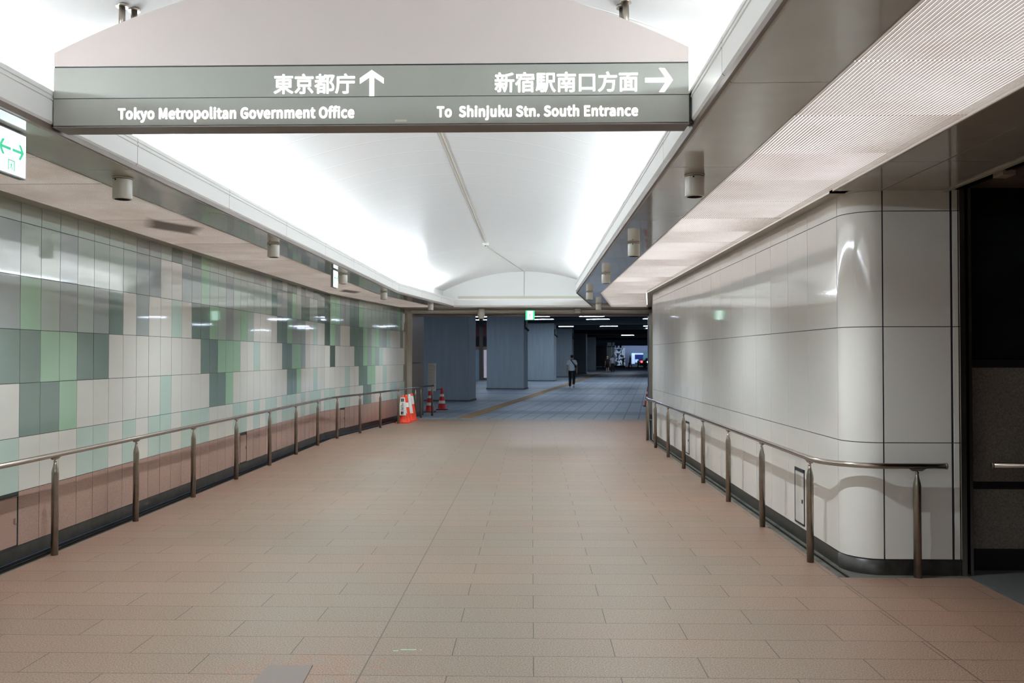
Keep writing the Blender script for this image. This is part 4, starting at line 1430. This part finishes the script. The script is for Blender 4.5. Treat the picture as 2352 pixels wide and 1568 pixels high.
# far red cones
cd = cone(P(1384, 117), 116.5, 'dark red cone against the far dark wall left of the walking pair', 'red', group='far cones by the street', h=.8)
ce = cone(P(1443.5, 117), 117.0, 'dark red cone at the feet of the far dark figure', 'red', group='far cones by the street', h=.8)

# ------------------------------------------------------------------ people
def skin_mesh(name, verts, edges, radii, mname, parent=None, sub=2, root=0):
    me = bpy.data.meshes.new(name)
    me.from_pydata(verts, edges, [])
    o = bpy.data.objects.new(name, me)
    COL.objects.link(o)
    sk_ = o.modifiers.new('skin', 'SKIN')
    sk_.use_smooth_shade = True
    for i, r in enumerate(radii):
        rr = r if isinstance(r, tuple) else (r, r)
        me.skin_vertices[0].data[i].radius = rr
    me.skin_vertices[0].data[root].use_root = True
    s = o.modifiers.new('sub', 'SUBSURF'); s.levels = sub; s.render_levels = sub
    bpy.context.view_layer.update()
    dg = bpy.context.evaluated_depsgraph_get()
    m2 = bpy.data.meshes.new_from_object(o.evaluated_get(dg))
    bpy.data.objects.remove(o); bpy.data.meshes.remove(me)
    m2.materials.clear(); m2.materials.append(M[mname])
    for p in m2.polygons: p.use_smooth = True
    o = bpy.data.objects.new(name, m2)
    COL.objects.link(o)
    if parent: o.parent = parent
    return o

def person(loc, rz, height, label, top, bottom, hair, shoes, shorts=False, bag=False, stride=.22, hat=False, dress=False, lift=True):
    r = empty('person', loc, label, 'person', None, rz)
    k = height / 1.78
    s = stride
    def S(vs): return [(x * k, y * k, z * k) for x, y, z in vs]
    def R(rs): return [tuple(q * k for q in a) if isinstance(a, tuple) else a * k for a in rs]
    # facing +y. left leg (x<0) planted forward, right leg trailing with raised heel
    kneeR = (.10, -.02, .50); ankR = (.10, -s - .10, .20); toeR = (.10, -s + .0, .05)
    if not lift:
        kneeR = (.10, -.04, .48); ankR = (.10, -s, .11); toeR = (.10, -s + .15, .04)
    body = [(0, 0, .95), (0, -.01, 1.12), (0, -.01, 1.30), (0, 0, 1.44), (0, .01, 1.53), (0, .02, 1.60), (0, .03, 1.69), (0, .02, 1.745),
            (-.17, -.01, 1.42), (-.235, -.03, 1.18), (-.245, .03, .95), (-.25, .05, .875),
            (.17, -.01, 1.42), (.24, -.05, 1.19), (.255, -.02, .96), (.26, -.01, .885),
            (-.10, .02, .88), (-.10, s * .55, .50), (-.11, s * .35, .09), (-.12, s * .35 + .15, .035),
            (.10, 0, .88), kneeR, ankR, toeR]
    edges = [(0, 1), (1, 2), (2, 3), (3, 4), (4, 5), (5, 6), (6, 7), (3, 8), (8, 9), (9, 10), (10, 11), (3, 12), (12, 13), (13, 14), (14, 15),
             (0, 16), (16, 17), (17, 18), (18, 19), (0, 20), (20, 21), (21, 22), (22, 23)]
    rad = [(.15, .10), (.14, .095), (.165, .11), (.12, .08), .055, (.072, .082), (.078, .095), (.05, .06),
           .058, .044, .032, .03, .058, .044, .032, .03,
           .085, .058, .040, .035, .085, .058, .040, .035]
    skin_mesh('body', S(body), edges, R(rad), 'skin', r)
    # hands with fingers
    for sx, wr in ((-1, body[11]), (1, body[15])):
        v = [(wr[0], wr[1], wr[2] + .045), (wr[0], wr[1] + .005, wr[2] - .06)]; e = [(0, 1)]; rd = [.031, (.019, .036)]
        for fi, (dy, L) in enumerate(((-.03, .05), (-.01, .068), (.012, .072), (.032, .06))):
            b0 = len(v)
            v += [(wr[0], wr[1] + dy, wr[2] - .09), (wr[0] - sx * .012, wr[1] + dy + .004, wr[2] - .09 - L)]
            e += [(1, b0), (b0, b0 + 1)]; rd += [.010, .008]
        b0 = len(v)
        v += [(wr[0] - sx * .01, wr[1] + .045, wr[2] - .05), (wr[0] - sx * .02, wr[1] + .055, wr[2] - .095)]
        e += [(1, b0), (b0, b0 + 1)]; rd += [.011, .009]
        skin_mesh('hand', S(v), e, R(rd), 'skin', r, sub=1)
    # face features and ears
    mb = MB()
    for sx in (-1, 1):
        mb.lathe([(.001, -.008), (.018, -.004), (.02, .004), (.001, .01)], 'skin', (sx * .083 * k, .02 * k, 1.655 * k), n=10, axis='x')
    mb.hexa([(x * k, y * k, z * k) for x, y, z in ((-.015, .11, 1.63), (.015, .11, 1.63), (.012, .14, 1.635), (-.012, .14, 1.635),
             (-.008, .105, 1.68), (.008, .105, 1.68), (.006, .115, 1.68), (-.006, .115, 1.68))], 'skin')
    mb.build('face_features', r)
    mb = MB()
    for sx in (-1, 1):
        mb.box(sx * .033 * k - .01 * k, sx * .033 * k + .01 * k, .108 * k, .118 * k, 1.672 * k, 1.684 * k, 'hairblack')
    mb.box(-.022 * k, .022 * k, .104 * k, .114 * k, 1.598 * k, 1.606 * k, 'red')
    mb.build('eyes_and_mouth', r)
    # hair / hat
    hv = [(0, -.028, 1.575), (0, -.022, 1.67), (0, -.005, 1.745)]
    skin_mesh('hat' if hat else 'hair', S(hv), [(0, 1), (1, 2)], R([(.070, .066), (.092, .094), (.082, .088)]), hair, r)
    if hat:
        mb = MB(); mb.lathe([(.13 * k, 1.655 * k), (.095 * k, 1.70 * k), (.09 * k, 1.715 * k)], hair, (0, .01 * k, 0), n=20, caps=False); mb.build('hat_brim', r)
    # top
    tv = [(0, 0, .84), (0, -.01, 1.05), (0, -.01, 1.30), (0, 0, 1.43), (0, .005, 1.49),
          (-.17, -.01, 1.42), (-.245, -.03, 1.20), (.17, -.01, 1.42), (.25, -.05, 1.21)]
    te = [(0, 1), (1, 2), (2, 3), (3, 4), (3, 5), (5, 6), (3, 7), (7, 8)]
    skin_mesh('shirt', S(tv), te, R([(.190, .142), (.180, .135), (.185, .135), (.14, .10), (.07, .065), .075, .07, .075, .07]), top, r, root=0)
    # bottom
    bz = .52 if shorts else .13
    kL = (-.10, s * .55, .50)
    pv_ = [(0, 0, .97), (-.10, .02, .87), kL, (-.11, s * .35, .085), (.10, 0, .87), kneeR, (ankR[0], ankR[1] + .0, ankR[2] + .0)]
    pe_ = [(0, 1), (1, 2), (2, 3), (0, 4), (4, 5), (5, 6)]
    pr_ = [(.15, .11), .108, .085, .07, .108, .085, .07]
    if shorts:
        pv_ = [(0, 0, .97), (-.10, .02, .87), (-.10, s * .5, .52), (.10, 0, .87), (.10, -.02, .52)]
        pe_ = [(0, 1), (1, 2), (0, 3), (3, 4)]
        pr_ = [(.16, .12), .115, .11, .115, .11]
    skin_mesh('skirt' if dress else ('shorts' if shorts else 'trousers'), S(pv_), pe_, R(pr_), bottom, r)
    # shoes
    for a, t in (((-.11, s * .35 - .03, .06), (-.12, s * .35 + .17, .045)), ((ankR[0], ankR[1] - .05, max(.06, ankR[2] - .03)), (toeR[0], toeR[1] + .03, toeR[2] - .005))):
        skin_mesh('shoe', S([a, ((a[0] + t[0]) / 2, (a[1] + t[1]) / 2, (a[2] + t[2]) / 2), t]), [(0, 1), (1, 2)], R([(.043, .05), (.046, .042), (.042, .034)]), shoes, r, sub=1)
    if bag:
        mb = MB()
        pts_ = []
        for i in range(9):
            t = i / 8
            x = -.06 + .27 * t
            z = 1.50 - .36 * t
            y = -.115 - .035 * math.sin(PI * min(1, t * 1.2))
            pts_.append((x * k, (y - .01) * k, z * k))
        for a, b in zip(pts_, pts_[1:]):
            w = .018 * k
            mb.hexa([(a[0] - w, a[1] - .004, a[2] - w), (b[0] - w, b[1] - .004, b[2] - w), (b[0] + w, b[1] - .004, b[2] + w), (a[0] + w, a[1] - .004, a[2] + w),
                     (a[0] - w, a[1] + .02, a[2] - w), (b[0] - w, b[1] + .02, b[2] - w), (b[0] + w, b[1] + .02, b[2] + w), (a[0] + w, a[1] + .02, a[2] + w)], 'strap')
        mb.build('bag_strap', r)
        mb = MB(); mb.tube([(.17 * k, -.13 * k, 1.16 * k), (.235 * k, -.02 * k, 1.10 * k)], .05 * k, 'strap', n=12); mb.build('sling_bag', r)
    return r

y = 45.2
person((P(1313.5, y), y, 0), -.10, 1.80, 'person in white t-shirt and black trousers walking away with dark sling bag', 'shirtw', 'clothblk', 'hairblack', 'shoew', bag=True, stride=.2)
y = 88.6
person((P(1395, y), y, 0), -.14, 1.72, 'person in pale hat and black outfit with bare legs walking away', 'clothblk', 'clothblk', 'hairfair', 'shoed', shorts=True, hat=True, stride=.22)
y = 90.2
person((P(1406.5, y), y, 0), -.14, 1.80, 'person in grey-white t-shirt and dark trousers walking beside the hatted one', 'shirtg', 'clothblk', 'hairblack', 'shoed', stride=.1, lift=False)
y = 119.6
person((P(1446.5, y), y, .16), 1.6, 1.62, 'dark-clothed person walking leftwards by the far kerb', 'clothblk', 'clothblk', 'hairblack', 'shoed', stride=.3, lift=False)
person((P(1430.5, y), y, .16), 1.4, 1.60, 'person in pale top and dark shorts in front of the mural', 'shirtg', 'clothblk', 'hairblack', 'shoed', shorts=True, stride=.15, lift=False)

# ------------------------------------------------------------------ world, camera
w = bpy.data.worlds.new('World')
SC.world = w
w.use_nodes = True
bg = w.node_tree.nodes['Background']
bg.inputs['Color'].default_value = lin((70, 84, 110))
bg.inputs['Strength'].default_value = 0.35

cam = bpy.data.cameras.new('Camera')
co = bpy.data.objects.new('Camera', cam)
COL.objects.link(co)
co.location = (0, 0, EYE)
co.rotation_euler = (PI / 2 + PIT, 0, YAW)
cam.sensor_width = 36
cam.lens = 36 * F / 2352
cam.clip_start = .05
cam.clip_end = 400
cam.dof.use_dof = True
cam.dof.focus_distance = 7.0
cam.dof.aperture_fstop = 5.6
SC.camera = co

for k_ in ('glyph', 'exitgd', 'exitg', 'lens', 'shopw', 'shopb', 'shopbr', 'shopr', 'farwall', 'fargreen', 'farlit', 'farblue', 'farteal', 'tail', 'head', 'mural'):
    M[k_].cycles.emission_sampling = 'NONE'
SC.cycles.max_bounces = 5
SC.cycles.diffuse_bounces = 3
SC.cycles.caustics_reflective = False
SC.cycles.caustics_refractive = False
SC.cycles.glossy_bounces = 2
SC.cycles.adaptive_threshold = 0.06
SC.view_settings.view_transform = 'Standard'
SC.view_settings.look = 'None'
SC.view_settings.gamma = 1
SC.view_settings.use_curve_mapping = False
SC.view_settings.exposure = 0.60
